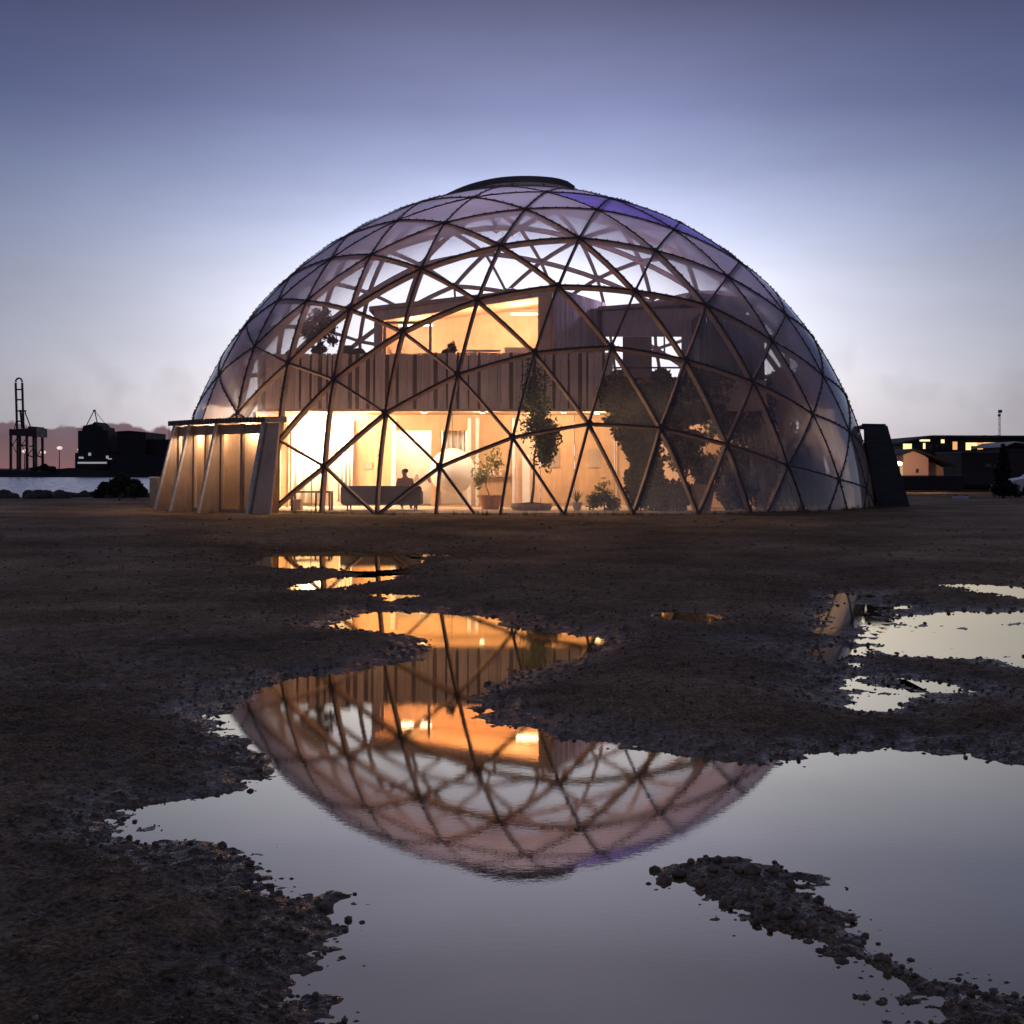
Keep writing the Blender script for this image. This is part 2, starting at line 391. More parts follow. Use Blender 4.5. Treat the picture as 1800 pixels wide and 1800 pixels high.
puddle(0.02, [(1500, 1128), (1530, 1095), (1600, 1080), (1700, 1074), (1800, 1076), (1980, 1080), (2050, 1140), (1950, 1190), (1800, 1176), (1720, 1158), (1620, 1158), (1540, 1142)])
puddle(0.02, [(1455, 1215), (1480, 1188), (1530, 1190), (1580, 1206), (1600, 1240), (1545, 1250), (1500, 1232)])
puddle(0.02, [(1580, 1200), (1620, 1190), (1690, 1204), (1680, 1216), (1620, 1212)])
puddle(0.08, [(1640, 1027), (1720, 1026), (1810, 1032), (1950, 1050), (1880, 1062), (1770, 1050), (1690, 1036)])
puddle(0.03, [(1425, 1150), (1440, 1095), (1455, 1042), (1525, 1040), (1540, 1062), (1600, 1066), (1540, 1084), (1505, 1120), (1490, 1165), (1450, 1175)])

def seg_dist(px, py, P):
    d2 = np.full(px.shape, 1e9); inside = np.zeros(px.shape, bool)
    n = len(P)
    for i in range(n):
        ax, ay = P[i]; bx, by = P[(i + 1) % n]
        dx, dy = bx - ax, by - ay
        t = np.clip(((px - ax) * dx + (py - ay) * dy) / (dx * dx + dy * dy + 1e-12), 0, 1)
        d2 = np.minimum(d2, (px - ax - t * dx) ** 2 + (py - ay - t * dy) ** 2)
        c = ((ay > py) != (by > py)) & (px < (bx - ax) * (py - ay) / (by - ay + 1e-12) + ax)
        inside ^= c
    d = np.sqrt(d2)
    return np.where(inside, -d, d)
def sd_puddle(p, x, y):
    P, L, H = p
    s = seg_dist(x, y, P)
    for h in H: s = np.maximum(s, -seg_dist(x, y, h))
    return s
def ground_z(x, y, fine=True):
    x = np.asarray(x, float); y = np.asarray(y, float)
    z = T_ground(y) + 0.05 * fbm(x * 0.35, y * 0.35, 3, 3) + 0.02
    near = y < 40
    if near.any():
        xn, yn = x[near], y[near]; zn = z[near]
        # stony relief: lumps, clods and pebbles
        g = 0.024 * fbm(xn * 1.6, yn * 1.6, 11, 3) + 0.025 * fbm(xn * 7, yn * 7, 21, 3) + 0.024 * np.maximum(fbm(xn * 27, yn * 23, 31, 2), 0)
        amp = np.interp(yn, [4, 16, 30, 40], [1.0, 1.0, 0.7, 0.5])
        zz = zn + g * amp
        for p in PUDDLES:
            P, L, H = p
            m = (xn > P[:, 0].min() - 4) & (xn < P[:, 0].max() + 4) & (yn > P[:, 1].min() - 4) & (yn < P[:, 1].max() + 4)
            if not m.any(): continue
            s = sd_puddle(p, xn[m], yn[m])
            patchy = P[:, 0].mean() > 2.5 and P is not PUDDLES[0][0]
            k = 0.115 if yn[m].mean() < 16 else 0.10
            if patchy: bowl = L + np.clip(s * 0.075, -0.020, 9) + 0.002 + g[m] * 0.85 + 0.016 * fbm(xn[m] * 2.2, yn[m] * 2.2, 91, 2)
            else: bowl = L + np.clip(s * k, -0.12, 9) + 0.004 + g[m] * np.interp(s, [-1.1, -0.4, 0.2], [0.2, 0.75, 1.0])
            zz[m] = np.minimum(zz[m], bowl)
        z[near] = zz
    # the land ends at the harbour on the left
    shore = 66 + 3 * fbm(x * 0.08, y * 0 + 3.3, 41, 3) + np.where(x > 6, (x - 6) * 40, 0)
    fall = np.clip((y - shore) / 6.0, 0, 1); fall = fall * fall * (3 - 2 * fall)
    return z * (1 - fall) + (-4.0) * fall

def ground_sheet():
    # rows get wider apart with distance; the sheet reaches the horizon
    ys = [3.4]
    while ys[-1] < 36: ys.append(ys[-1] + max(0.010, ys[-1] ** 2 / (1.7 * 1465) * 1.25))
    while ys[-1] < 2500: ys.append(ys[-1] * 1.035 + 0.1)
    ys = np.array(ys); nx = 720
    u = np.linspace(-1, 1, nx)
    wid = np.where(ys < 40, ys * 0.46 + 1.6, np.maximum(ys * 0.46 + 1.6, (ys - 40) * 2.0 + 16))
    X = u[None] * wid[:, None]; Y = np.repeat(ys[:, None], nx, 1)
    Z = ground_z(X.ravel(), Y.ravel()).reshape(X.shape)
    V = np.stack([X, Y, Z], -1).reshape(-1, 3)
    # a coarse apron behind and beside the viewpoint
    ny = len(ys)
    i = np.arange((ny - 1) * (nx - 1)); r = i // (nx - 1); c = i % (nx - 1); a = r * nx + c
    Q = np.stack([a, a + 1, a + nx + 1, a + nx], 1)
    ap = [(-60, -60), (60, -60), (60, 3.4), (wid[0], 3.4), (-wid[0], 3.4), (-60, 3.4)]
    base = len(V); V = np.concatenate([V, np.array([(x, y, 0.05) for x, y in ap])])
    # side wings out to the left and right of the fan
    me = bpy.data.meshes.new('ground')
    faces = Q.tolist() + [[base, base + 1, base + 2, base + 3, base + 4, base + 5]]
    lw = []
    step = list(range(0, ny, 6)) + ([ny - 1] if (ny - 1) % 6 else [])
    vv = []
    for sgn, c0 in ((-1, 0), (1, nx - 1)):
        prev = None
        for r_ in step:
            q = len(V) + len(vv); xo = sgn * max(60, wid[r_] * 1.6)
            zo = float(ground_z(np.array([xo]), np.array([ys[r_]]))[0]) if ys[r_] > 40 else 0.1
            vv.append((xo, ys[r_], zo))
            if prev is not None:
                rr, pq = prev
                inner = [k * nx + c0 for k in range(rr, r_ + 1)]
                lw.append(([pq] + inner + [q]) if sgn < 0 else ([q] + inner[::-1] + [pq]))
            prev = (r_, q)
    V = np.concatenate([V, np.array(vv)]); faces += lw
    me.from_pydata(V.tolist(), [], faces)
    me.polygons.foreach_set('use_smooth', [True] * len(me.polygons))
    m = bpy.data.materials.new('mud'); m.use_nodes = True
    t = NT(m.node_tree); b = t.n['Principled BSDF']
    oc = t.node('ShaderNodeTexCoord').outputs['Object']
    n1 = t.noise(oc, 0.5, 5, 0.6); n2 = t.noise(oc, 9, 5, 0.65); n3 = t.noise(oc, 46, 3, 0.6)
    c1 = t.ramp(n1, [(0.3, (.20, .132, .066)), (0.5, (.31, .208, .104)), (0.7, (.44, .30, .155))])
    c2 = t.ramp(n2, [(0.3, 0.55), (0.5, 1.0), (0.72, 1.5)])
    c3 = t.ramp(n3, [(0.35, 0.55), (0.5, 1.0), (0.68, 1.9)])
    n5 = t.noise(oc, 0.16, 3, 0.55); c5 = t.ramp(n5, [(0.35, 0.62), (0.65, 1.3)])
    # the margin that the puddle has just left is soaked: darker and shiny
    sz_ = t.node('ShaderNodeSeparateXYZ'); t.l.new(oc, sz_.inputs[0])
    wet = t.m('MULTIPLY', t.mapr(sz_.outputs[2], 0.015, 0.085, 1.0, 0.0, True), t.mapr(n2, 0.3, 0.7, 0.5, 1.0))
    cc = t.mix(1.0, t.mix(1.0, t.mix(1.0, c1, c2, 'MULTIPLY'), c3, 'MULTIPLY'), c5, 'MULTIPLY')
    t.put(b.inputs['Base Color'], t.mix(wet, cc, t.scale(cc, 0.6)))
    t.put(b.inputs['Roughness'], t.mix(wet, t.scale((1, 1, 1), t.mapr(n1, 0.35, 0.65, 0.85, 0.62)), (.14, .14, .14)))
    t.put(b.inputs['Specular IOR Level'], t.mapr(wet, 0.0, 1.0, 0.22, 0.5))
    n4 = t.noise(oc, 2.6, 5, 0.7)
    hs = t.m('ADD', t.m('ADD', t.m('MULTIPLY', n2, 0.6), t.m('MULTIPLY', n3, 0.3)), t.m('MULTIPLY', n4, 2.0))
    bp = t.node('ShaderNodeBump'); bp.inputs['Strength'].default_value = 1.0; bp.inputs['Distance'].default_value = 0.09
    t.l.new(hs, bp.inputs['Height']); t.l.new(bp.outputs[0], b.inputs['Normal'])
    me.materials.append(m)
    return struct(link('ground', me))
ground_sheet()

def water_mat(name, tint, wave, dist, rough, refl, deep=(.012, .011, .010), aniso=(1, 1, 1)):
    m = bpy.data.materials.new(name); m.use_nodes = True
    t = NT(m.node_tree); t.n.clear()
    oc = t.node('ShaderNodeTexCoord').outputs['Object']
    mp = t.node('ShaderNodeMapping'); t.l.new(oc, mp.inputs[0]); mp.inputs['Scale'].default_value = aniso
    n = t.noise(mp.outputs[0], wave, 3, 0.55)
    bp = t.node('ShaderNodeBump'); bp.inputs['Strength'].default_value = 1.0; bp.inputs['Distance'].default_value = dist
    t.l.new(n, bp.inputs['Height'])
    g = t.node('ShaderNodeBsdfGlossy'); t.put(g.inputs[0], tint); t.put(g.inputs['Roughness'], t.mapr(t.noise(oc, 0.8, 4, 0.6), 0.4, 0.7, rough * 0.6, rough * 3.0)); t.l.new(bp.outputs[0], g.inputs['Normal'])
    d = t.node('ShaderNodeBsdfDiffuse'); t.put(d.inputs[0], deep)
    mx = t.node('ShaderNodeMixShader'); mx.inputs[0].default_value = refl
    t.l.new(d.outputs[0], mx.inputs[1]); t.l.new(g.outputs[0], mx.inputs[2])
    o = t.node('ShaderNodeOutputMaterial'); t.l.new(mx.outputs[0], o.inputs[0])
    MATS[name] = m
water_mat('puddle_water', (1.0, .872, .605), 24.0, 0.00009, 0.012, 0.95)
water_mat('harbour_water', (.95, .95, .95), 0.22, 0.75, 0.22, 0.97, aniso=(0.35, 1, 1))
for p in PUDDLES:
    P, L, H = p; b = MB(); x0, y0 = P.min(0) - 0.5; x1, y1 = P.max(0) + 0.5; y0 = max(y0, 2.5)
    nx_, ny_ = int((x1 - x0) / 0.12) + 2, int((y1 - y0) / 0.12) + 2
    gx, gy = np.meshgrid(np.linspace(x0, x1, nx_), np.linspace(y0, y1, ny_))
    s_ = sd_puddle((P, L, []), gx.ravel(), gy.ravel()).reshape(gx.shape); ok = s_ < 0.24
    idx = -np.ones(gx.shape, int); fs = []
    cell = ok[:-1, :-1] & ok[1:, :-1] & ok[:-1, 1:] & ok[1:, 1:]
    for r_, c_ in np.argwhere(cell):
        q = []
        for dr, dc in ((0, 0), (0, 1), (1, 1), (1, 0)):
            k = (r_ + dr, c_ + dc)
            if idx[k] < 0: idx[k] = len(b.v); b.v.append((gx[k], gy[k], L))
            q.append(int(idx[k]))
        fs.append(tuple(q))
    b.f = fs; b.mi = [0] * len(fs)
    struct(b.build('puddle', 'puddle_water'))
b = MB(); b.add([(-1500, 50, -1.0), (40, 50, -1.0), (40, 1200, -1.0), (-1500, 1200, -1.0)], [(0, 1, 2, 3)])
struct(b.build('harbour_water', 'harbour_water'))

# loose gravel along the water's edge, and single stones standing in the near puddle
ICO = None
def ico_pts():
    bm = bmesh.new(); bmesh.ops.create_icosphere(bm, subdivisions=1, radius=1.0)
    v = np.array([tuple(q.co) for q in bm.verts]); f = [tuple(q.index for q in fc.verts) for fc in bm.faces]; bm.free(); return v, f
IV, IF = ico_pts()
def stone_verts(c, s, rg):
    v = IV * (1 + 0.25 * (rg.random((len(IV), 1)) - 0.5)) * np.array([s, s * rg.uniform(.6, 1), s * rg.uniform(.45, .8)])
    a = rg.uniform(0, 6.28); q = np.array([[math.cos(a), -math.sin(a), 0], [math.sin(a), math.cos(a), 0], [0, 0, 1]])
    return v @ q.T + c
def gravel():
    rg = np.random.default_rng(5); N = 190000
    d = 4.2 + 33.0 * rg.random(N) ** 1.25; x = (rg.random(N) * 2 - 1) * (d * 0.42 + .8)
    s = np.minimum.reduce([sd_puddle(p, x, d) for p in PUDDLES])
    keep = rg.random(N) < np.interp(s, [-0.7, -0.35, -0.12, 0.0, 0.25, 0.9, 2.0], [0.0, 0.035, 0.11, 0.36, 0.30, 0.10, 0.06]) * np.interp(d, [4, 14, 26, 37], [1, .8, .4, .12])
    x, d = x[keep][:36000], d[keep][:36000]
    z = ground_z(x, d); V = []; F = []; o = 0
    for i in range(len(x)):
        sz = (0.0045 + 0.014 * rg.random() ** 2.6) * (1 + max(0, d[i] - 8) * 0.07)
        V.append(stone_verts(np.array([x[i], d[i], z[i] + sz * 0.25]), sz, rg)); F += [tuple(k + o for k in f) for f in IF]; o += len(IV)
    me = bpy.data.meshes.new('gravel'); me.from_pydata(np.concatenate(V).tolist(), [], F); me.materials.append(MATS['pebble']); me.materials.append(MATS['pale_pebble'])
    mi = np.repeat((rg.random(len(x)) < 0.035).astype(np.int32), len(IF)); me.polygons.foreach_set('material_index', mi)
    stuff(link('gravel', me))
gravel()
def edge_stones():
    rg = np.random.default_rng(9)
    spots = [(1151, 1530, .028), (1168, 1549, .04), (1195, 1540, .038), (1215, 1522, .03), (1232, 1560, .03), (1252, 1540, .035), (1262, 1515, .034), (1285, 1520, .03), (1275, 1590, .034), (1300, 1545, .03), (1322, 1548, .042), (1340, 1565, .028),
             (1360, 1540, .03), (1390, 1558, .026), (1440, 1590, .034), (1452, 1610, .032), (1380, 1618, .036), (1350, 1605, .034), (1330, 1625, .026), (1405, 1635, .036), (1420, 1655, .03), (1290, 1645, .022), (1480, 1690, .03), (1550, 1690, .032), (1560, 1700, .026), (1515, 1655, .024),
             (640, 1698, .026), (663, 1683, .02), (680, 1697, .022), (742, 1628, .026), (745, 1675, .02), (612, 1618, .02), (573, 1597, .034), (560, 1590, .028), (528, 1615, .024), (490, 1572, .03), (440, 1524, .024), (391, 1488, .024), (456, 1360, .026), (440, 1391, .024), (333, 1425, .02), (298, 1436, .022), (1725, 1628, .026), (1590, 1540, .018), (1700, 1590, .02)]
    for px, py, s in spots:
        p = at_z(px, py, 0.0); z = max(float(ground_z(np.array([p.x]), np.array([p.y]))[0]), -0.03)
        me = bpy.data.meshes.new('stone'); me.from_pydata(stone_verts(np.zeros(3), s, rg).tolist(), [], IF)
        me.polygons.foreach_set('use_smooth', [True] * len(me.polygons)); me.materials.append(MATS['pebble'])
        o = link('stone', me, None, (p.x, p.y, z + s * 0.25))
        right = px > 1000
        tag(o, 'small dark wet stone on the gravel spit in the right of the near puddle' if right else 'small dark wet stone at the left shore of the near puddle', 'stone', 'stones of the gravel spit' if right else 'stones of the left shore')
edge_stones()

def weeds():
    rg = np.random.default_rng(31); V = []; F = []
    spots = []
    for _ in range(420):                                   # along the kerb of the dome
        a = rg.uniform(-1.35, 1.35); r_ = 12.12 + abs(rg.normal()) * .35; spots.append((0.397 - r_ * math.sin(a), 51.462 - r_ * math.cos(a), rg.uniform(.05, .17), 7))
    for _ in range(1500):                                  # thin tufts on the open ground
        y = 6 + 32 * rg.random(); x = rg.uniform(-.42, .42) * y
        if fbm(np.array([x * .5]), np.array([y * .35]), 55, 2)[0] > .12: spots.append((x, y, rg.uniform(.02, .06), 5))
    P_ = np.array([(q[0], q[1]) for q in spots]); zz = ground_z(P_[:, 0], P_[:, 1])
    dmin = np.minimum.reduce([sd_puddle(p, P_[:, 0], P_[:, 1]) for p in PUDDLES])
    for (x, y, h, n), z, dm in zip(spots, zz, dmin):
        if dm < .25: continue
        for _ in range(n):
            a = rg.uniform(0, 6.28); l_ = rg.uniform(.2, .9) * h; bx, by = x + rg.normal() * .03, y + rg.normal() * .03; w_ = .004 + .01 * h
            o = len(V); hh = h * rg.uniform(.6, 1.2)
            V.extend([(bx - w_ * math.sin(a), by + w_ * math.cos(a), z - .01), (bx + w_ * math.sin(a), by - w_ * math.cos(a), z - .01), (bx + l_ * math.cos(a), by + l_ * math.sin(a), z + hh)]); F.append((o, o + 1, o + 2))
    me = bpy.data.meshes.new('grass'); me.from_pydata(V, [], F); me.materials.append(MATS['leaf_mid']); stuff(link('grass', me))
weeds()

# ================================================================== the geodesic dome
DC = Vector((0.397, 51.462, -0.374)); RS = 12.0; ZB = 0.56
NODES = [(848,-9934,775),(-320,-9667,2540),(-1598,-9021,4009),(-2954,-8073,5109),(-4339,-6918,5772),(-5582,-5601,6121),(-6516,-4213,6308),(1434,-9476,2854),(199,-8912,4531),(-1168,-8008,5875),(-2572,-6888,6778),(-3940,-5568,7313),(-5084,-4406,7399),(2010,-8600,4691),(785,-7772,6243),(-621,-6711,7388),(-2057,-5389,8169),(-3372,-4166,8442),(2677,-7408,6161),(1363,-6320,7629),(16,-5156,8569),(-1360,-3889,9112),(3324,-5879,7375),(1906,-4657,8642),(589,-3599,9311),(3997,-4073,8212),(2391,-2886,9271),(4393,-2101,8734),(2432,-9667,795),(3117,-9090,2767),(3822,-8118,4416),(4498,-6719,5885),(5269,-5080,6814),(5908,-2978,7498),(3961,-9150,761),(4729,-8478,2401),(5543,-7335,3934),(6261,-5934,5057),(6947,-4074,5928),(5418,-8400,303),(6336,-7500,1897),(7217,-6140,3197),(7830,-4531,4261),(6978,-7163,37),(7913,-5913,1556),(8539,-4388,2797),(8325,-5539,-132),(9027,-4099,1310),(9238,-3809,-384),(5427,-728,8367),(6886,-1510,7092),(8031,-2292,5500),(8886,-2508,3840),(9464,-2383,2178),(9747,-2195,411),(6129,503,7886),(7553,9,6554),(8708,-385,4902),(9502,-519,3073),(9916,-512,1191),(6693,1829,7201),(8065,1563,5702),(9121,1339,3875),(9740,1185,1928),(7119,3233,6235),(8374,3063,4528),(9233,2835,2593),(7334,4580,5023),(8412,4384,3166),(7306,5783,3630),(-6382,-2899,7132),(-4801,-3027,8233),(-2810,-2619,9233),(-596,-2231,9730),(1369,-1667,9764),(3287,-874,9404),(-5880,-1164,8004),(-4090,-1025,9067),(-1945,-630,9789),(195,-222,9996),(2154,295,9761),(-5110,774,8561),(-3171,1041,9427),(-1030,1352,9855),(1033,1665,9806),(-4246,2552,8687),(-2211,2849,9327),(-90,3082,9513),(-3305,4155,8474),(-1201,4414,8892),(-2270,5598,7969),(4267,541,9028),(5027,1988,8413),(5612,3534,7484),(5962,5017,6267),(6046,6303,4870),(3056,1919,9326),(3801,3613,8514),(4324,5232,7344),(4581,6609,5945),(1837,3452,9204),(2506,5196,8168),(2960,6690,6818),(625,4913,8688),(1239,6544,7459),(-524,6176,7847),(1106,-9881,-1072),(2813,-9545,-993),(-691,-9975,162),(-1979,-9622,1873),(-3284,-8914,3123),(-4598,-7948,3961),(-5881,-6757,4444),(-6994,-5128,4979),(-2137,-9753,-562),(-3445,-9358,755),(-4743,-8601,1879),(-5975,-7614,2515),(-7228,-6112,3226),(-4779,-8773,-447),(-6272,-7761,657),(-7563,-6383,1437),(-7790,-6266,-224),(-7584,-3013,5780),(-7362,-1354,6630),(-6771,550,7339),(-5943,2471,7653),(-4981,4225,7573),(-3923,5760,7171),(-8456,-1622,5086),(-8135,239,5810),(-7469,2207,6273),(-6536,4087,6370),(-5443,5727,6130),(-9113,-200,4112),(-8674,1764,4653),(-7862,3739,4921),(-6778,5499,4881),(-9482,1187,2946),(-8874,3201,3318),(-7883,5084,3466),(-9533,2516,1670),(-8720,4497,1933),(-9261,3757,335),(-8159,-3842,4321),(-8615,-4460,2428),(-8870,-4591,492),(-9142,-2232,3382),(-9548,-2640,1368),(-9569,-2823,-678),(-9733,-652,2203),(-9950,-994,98),(-9926,821,894),(-9914,493,-1213),(-9753,2162,-446),(6328,7173,2917),(4937,7657,4122),(3289,7899,5176),(1471,7864,6000),(-399,7554,6541),(-2206,7008,6784),(5136,8318,2104),(3569,8764,3233),(1738,8901,4214),(-202,8691,4942),(-2068,8179,5369),(3769,9182,1220),(2012,9534,2249),(59,9496,3134),(-1860,9073,3771),(2274,9734,295),(367,9917,1233),(-1588,9659,2045),(702,9955,-640),(-1263,9917,250),(-3861,7131,5852),(-5406,7023,4632),(-6733,6673,3182),(-7758,6104,1597),(-8438,5367,-20),(-3699,8263,4247),(-5212,8051,2832),(-6453,7538,1240),(-7328,6794,-375),(-3438,9068,2439),(-4864,8693,881),(-5969,7991,-716),(-3095,9494,544),(-4408,8916,-1034),(9925,-827,-899),(9951,982,-109),(9580,2795,645),(8836,4494,1314),(7790,5987,1864),(8962,4389,-650),(8010,5987,34),(6714,7335,1060),(5364,8438,139),(3807,9208,-845),(6818,7259,-907)]
TRIS = [(0,1,7),(0,1,108),(0,7,28),(0,28,106),(0,106,108),(1,2,8),(1,2,109),(1,7,8),(1,108,109),(2,3,9),(2,3,110),(2,8,9),(2,109,110),(3,4,10),(3,4,111),(3,9,10),(3,110,111),(4,5,11),(4,5,112),(4,10,11),(4,111,112),(5,6,12),(5,6,113),(5,11,12),(5,112,113),(6,12,70),(6,70,123),(6,113,123),(7,8,13),(7,13,29),(7,28,29),(8,9,14),(8,13,14),(9,10,15),(9,14,15),(10,11,16),(10,15,16),(11,12,17),(11,16,17),(12,17,71),(12,70,71),(13,14,18),(13,18,30),(13,29,30),(14,15,19),(14,18,19),(15,16,20),(15,19,20),(16,17,21),(16,20,21),(17,21,72),(17,71,72),(18,19,22),(18,22,31),(18,30,31),(19,20,23),(19,22,23),(20,21,24),(20,23,24),(21,24,73),(21,72,73),(22,23,25),(22,25,32),(22,31,32),(23,24,26),(23,25,26),(24,26,74),(24,73,74),(25,26,27),(25,27,33),(25,32,33),(26,27,75),(26,74,75),(27,33,49),(27,49,75),(28,29,34),(28,34,107),(28,106,107),(29,30,35),(29,34,35),(30,31,36),(30,35,36),(31,32,37),(31,36,37),(32,33,38),(32,37,38),(33,38,50),(33,49,50),(34,35,39),(35,36,40),(35,39,40),(36,37,41),(36,40,41),(37,38,42),(37,41,42),(38,42,51),(38,50,51),(39,40,43),(40,41,44),(40,43,44),(41,42,45),(41,44,45),(42,45,52),(42,51,52),(43,44,46),(44,45,47),(44,46,47),(45,47,53),(45,52,53),(46,47,48),(47,48,54),(47,53,54),(49,50,55),(49,55,91),(49,75,91),(50,51,56),(50,55,56),(51,52,57),(51,56,57),(52,53,58),(52,57,58),(53,54,59),(53,58,59),(54,59,189),(55,56,60),(55,60,92),(55,91,92),(56,57,61),(56,60,61),(57,58,62),(57,61,62),(58,59,63),(58,62,63),(59,63,190),(59,189,190),(60,61,64),(60,64,93),(60,92,93),(61,62,65),(61,64,65),(62,63,66),(62,65,66),(63,66,191),(63,190,191),(64,65,67),(64,67,94),(64,93,94),(65,66,68),(65,67,68),(66,68,192),(66,191,192),(67,68,69),(67,69,95),(67,94,95),(68,69,193),(68,192,193),(69,95,155),(69,155,193),(70,71,76),(70,76,124),(70,123,124),(71,72,77),(71,76,77),(72,73,78),(72,77,78),(73,74,79),(73,78,79),(74,75,80),(74,79,80),(75,80,91),(76,77,81),(76,81,125),(76,124,125),(77,78,82),(77,81,82),(78,79,83),(78,82,83),(79,80,84),(79,83,84),(80,84,96),(80,91,96),(81,82,85),(81,85,126),(81,125,126),(82,83,86),(82,85,86),(83,84,87),(83,86,87),(84,87,100),(84,96,100),(85,86,88),(85,88,127),(85,126,127),(86,87,89),(86,88,89),(87,89,103),(87,100,103),(88,89,90),(88,90,128),(88,127,128),(89,90,105),(89,103,105),(90,105,160),(90,128,160),(91,92,96),(92,93,97),(92,96,97),(93,94,98),(93,97,98),(94,95,99),(94,98,99),(95,99,156),(95,155,156),(96,97,100),(97,98,101),(97,100,101),(98,99,102),(98,101,102),(99,102,157),(99,156,157),(100,101,103),(101,102,104),(101,103,104),(102,104,158),(102,157,158),(103,104,105),(104,105,159),(104,158,159),(105,159,160),(108,109,114),(109,110,115),(109,114,115),(110,111,116),(110,115,116),(111,112,117),(111,116,117),(112,113,118),(112,117,118),(113,118,144),(113,123,144),(115,116,119),(116,117,120),(116,119,120),(117,118,121),(117,120,121),(118,121,145),(118,144,145),(120,121,122),(121,122,146),(121,145,146),(123,124,129),(123,129,144),(124,125,130),(124,129,130),(125,126,131),(125,130,131),(126,127,132),(126,131,132),(127,128,133),(127,132,133),(128,133,175),(128,160,175),(129,130,134),(129,134,147),(129,144,147),(130,131,135),(130,134,135),(131,132,136),(131,135,136),(132,133,137),(132,136,137),(133,137,176),(133,175,176),(134,135,138),(134,138,150),(134,147,150),(135,136,139),(135,138,139),(136,137,140),(136,139,140),(137,140,177),(137,176,177),(138,139,141),(138,141,152),(138,150,152),(139,140,142),(139,141,142),(140,142,178),(140,177,178),(141,142,143),(141,143,154),(141,152,154),(142,143,179),(142,178,179),(144,145,147),(145,146,148),(145,147,148),(146,148,149),(147,148,150),(148,149,151),(148,150,151),(150,151,152),(151,152,153),(152,153,154),(155,156,161),(155,161,196),(155,193,196),(156,157,162),(156,161,162),(157,158,163),(157,162,163),(158,159,164),(158,163,164),(159,160,165),(159,164,165),(160,165,175),(161,162,166),(161,166,197),(161,196,197),(162,163,167),(162,166,167),(163,164,168),(163,167,168),(164,165,169),(164,168,169),(165,169,180),(165,175,180),(166,167,170),(166,170,198),(166,197,198),(167,168,171),(167,170,171),(168,169,172),(168,171,172),(169,172,184),(169,180,184),(170,171,173),(171,172,174),(171,173,174),(172,174,187),(172,184,187),(175,176,180),(176,177,181),(176,180,181),(177,178,182),(177,181,182),(178,179,183),(178,182,183),(180,181,184),(181,182,185),(181,184,185),(182,183,186),(182,185,186),(184,185,187),(185,186,188),(185,187,188),(191,192,194),(192,193,195),(192,194,195),(193,195,196),(195,196,199),(196,197,199)]
NP = np.array(NODES, float) / 10000.0
def on_sphere(d, r): return DC + Vector(d).normalized() * r
def clamp_base(p):
    """points under the base plane slide down to it along the sphere"""
    if p.z >= ZB: return p
    h = Vector((p.x - DC.x, p.y - DC.y)); rr = (p - DC).length; k = math.sqrt(max(rr * rr - (ZB - DC.z) ** 2, 0)) / h.length
    return Vector((DC.x + h.x * k, DC.y + h.y * k, ZB))
dome = thing('geodesic_dome', 'large glazed timber geodesic dome lit from inside on muddy ground', 'dome', (DC.x, DC.y, ZB))
camp = Vector((0, 0, CAMZ))
EDG = sorted({tuple(sorted((t[i], t[(i + 1) % 3]))) for t in TRIS for i in range(3)})
mids = [on_sphere(NP[a] + NP[b], RS) for a, b in EDG]
EDG = [e for e, m in sorted(zip(EDG, mids), key=lambda q: (q[1] - camp).length) if max(NP[e[0]][2], NP[e[1]][2]) * RS + DC.z > ZB + 0.05]
def strut_geo(mb, a, b, bolts):
    N = 5; pts = []
    for i in range(N):
        d = Vector(NP[a] * (1 - i / (N - 1)) + NP[b] * (i / (N - 1))).normalized(); pts.append(d)
    side = pts[0].cross(pts[-1]).normalized()
    ok = [q for q in range(N) if (DC + pts[q] * RS).z > ZB - 0.02]
    if len(ok) < N:                                        # cut at the base
        lo, hi = (a, b) if NP[a][2] < NP[b][2] else (b, a)
        t0, t1 = 0.0, 1.0
        for _ in range(24):
            tm = (t0 + t1) / 2; z = (DC + Vector(NP[lo] * (1 - tm) + NP[hi] * tm).normalized() * (RS - .1)).z
            if z < ZB - 0.02: t0 = tm
            else: t1 = tm
        pts = [Vector(NP[lo] * (1 - (t1 + (1 - t1) * i / (N - 1))) + NP[hi] * (t1 + (1 - t1) * i / (N - 1))).normalized() for i in range(N)]
    def rail(r0, r1, w, mi):
        mb.cur = mi; vs = []
        for d in pts:
            for r, sg in ((r0, -1), (r0, 1), (r1, 1), (r1, -1)): vs.append(DC + d * r + side * sg * w / 2)
        fs = [(0, 1, 2, 3), ((N - 1) * 4 + 3, (N - 1) * 4 + 2, (N - 1) * 4 + 1, (N - 1) * 4)]
        for i in range(N - 1):
            for k in range(4): fs.append((i * 4 + k, (i + 1) * 4 + k, (i + 1) * 4 + (k + 1) % 4, i * 4 + (k + 1) % 4))
        mb.add(vs, fs)
    rail(RS - 0.185, RS - 0.035, 0.072, 0)                  # the wooden beam
    rail(RS - 0.033, RS + 0.016, 0.036, 1)                 # dark seam over the joint of the sheets
    if bolts:
        mb.cur = 1; L = (pts[0] - pts[-1]).length * RS; nb = max(2, int(L / 0.34))
        for i in range(nb):
            t = (i + 0.5) / nb; k = t * (N - 1); j = min(int(k), N - 2); d = (pts[j] * (1 - k + j) + pts[j + 1] * (k - j)).normalized()
            M = Matrix((side, d.cross(side), d)).transposed()
            mb.box(DC + d * (RS + 0.03), (0.034, 0.034, 0.026), M=M)
rest = MB()
for i, (a, b) in enumerate(EDG):
    if i < 300:
        mb = MB(); strut_geo(mb, a, b, True); o0 = on_sphere(NP[a] + NP[b], RS); mb.build('strut', ['strut_wood', 'seam_dark'], dome, origin=o0)
    else: strut_geo(rest, a, b, False)
stuff(rest.build('far_struts', ['strut_wood', 'seam_dark'], dome, origin=DC))
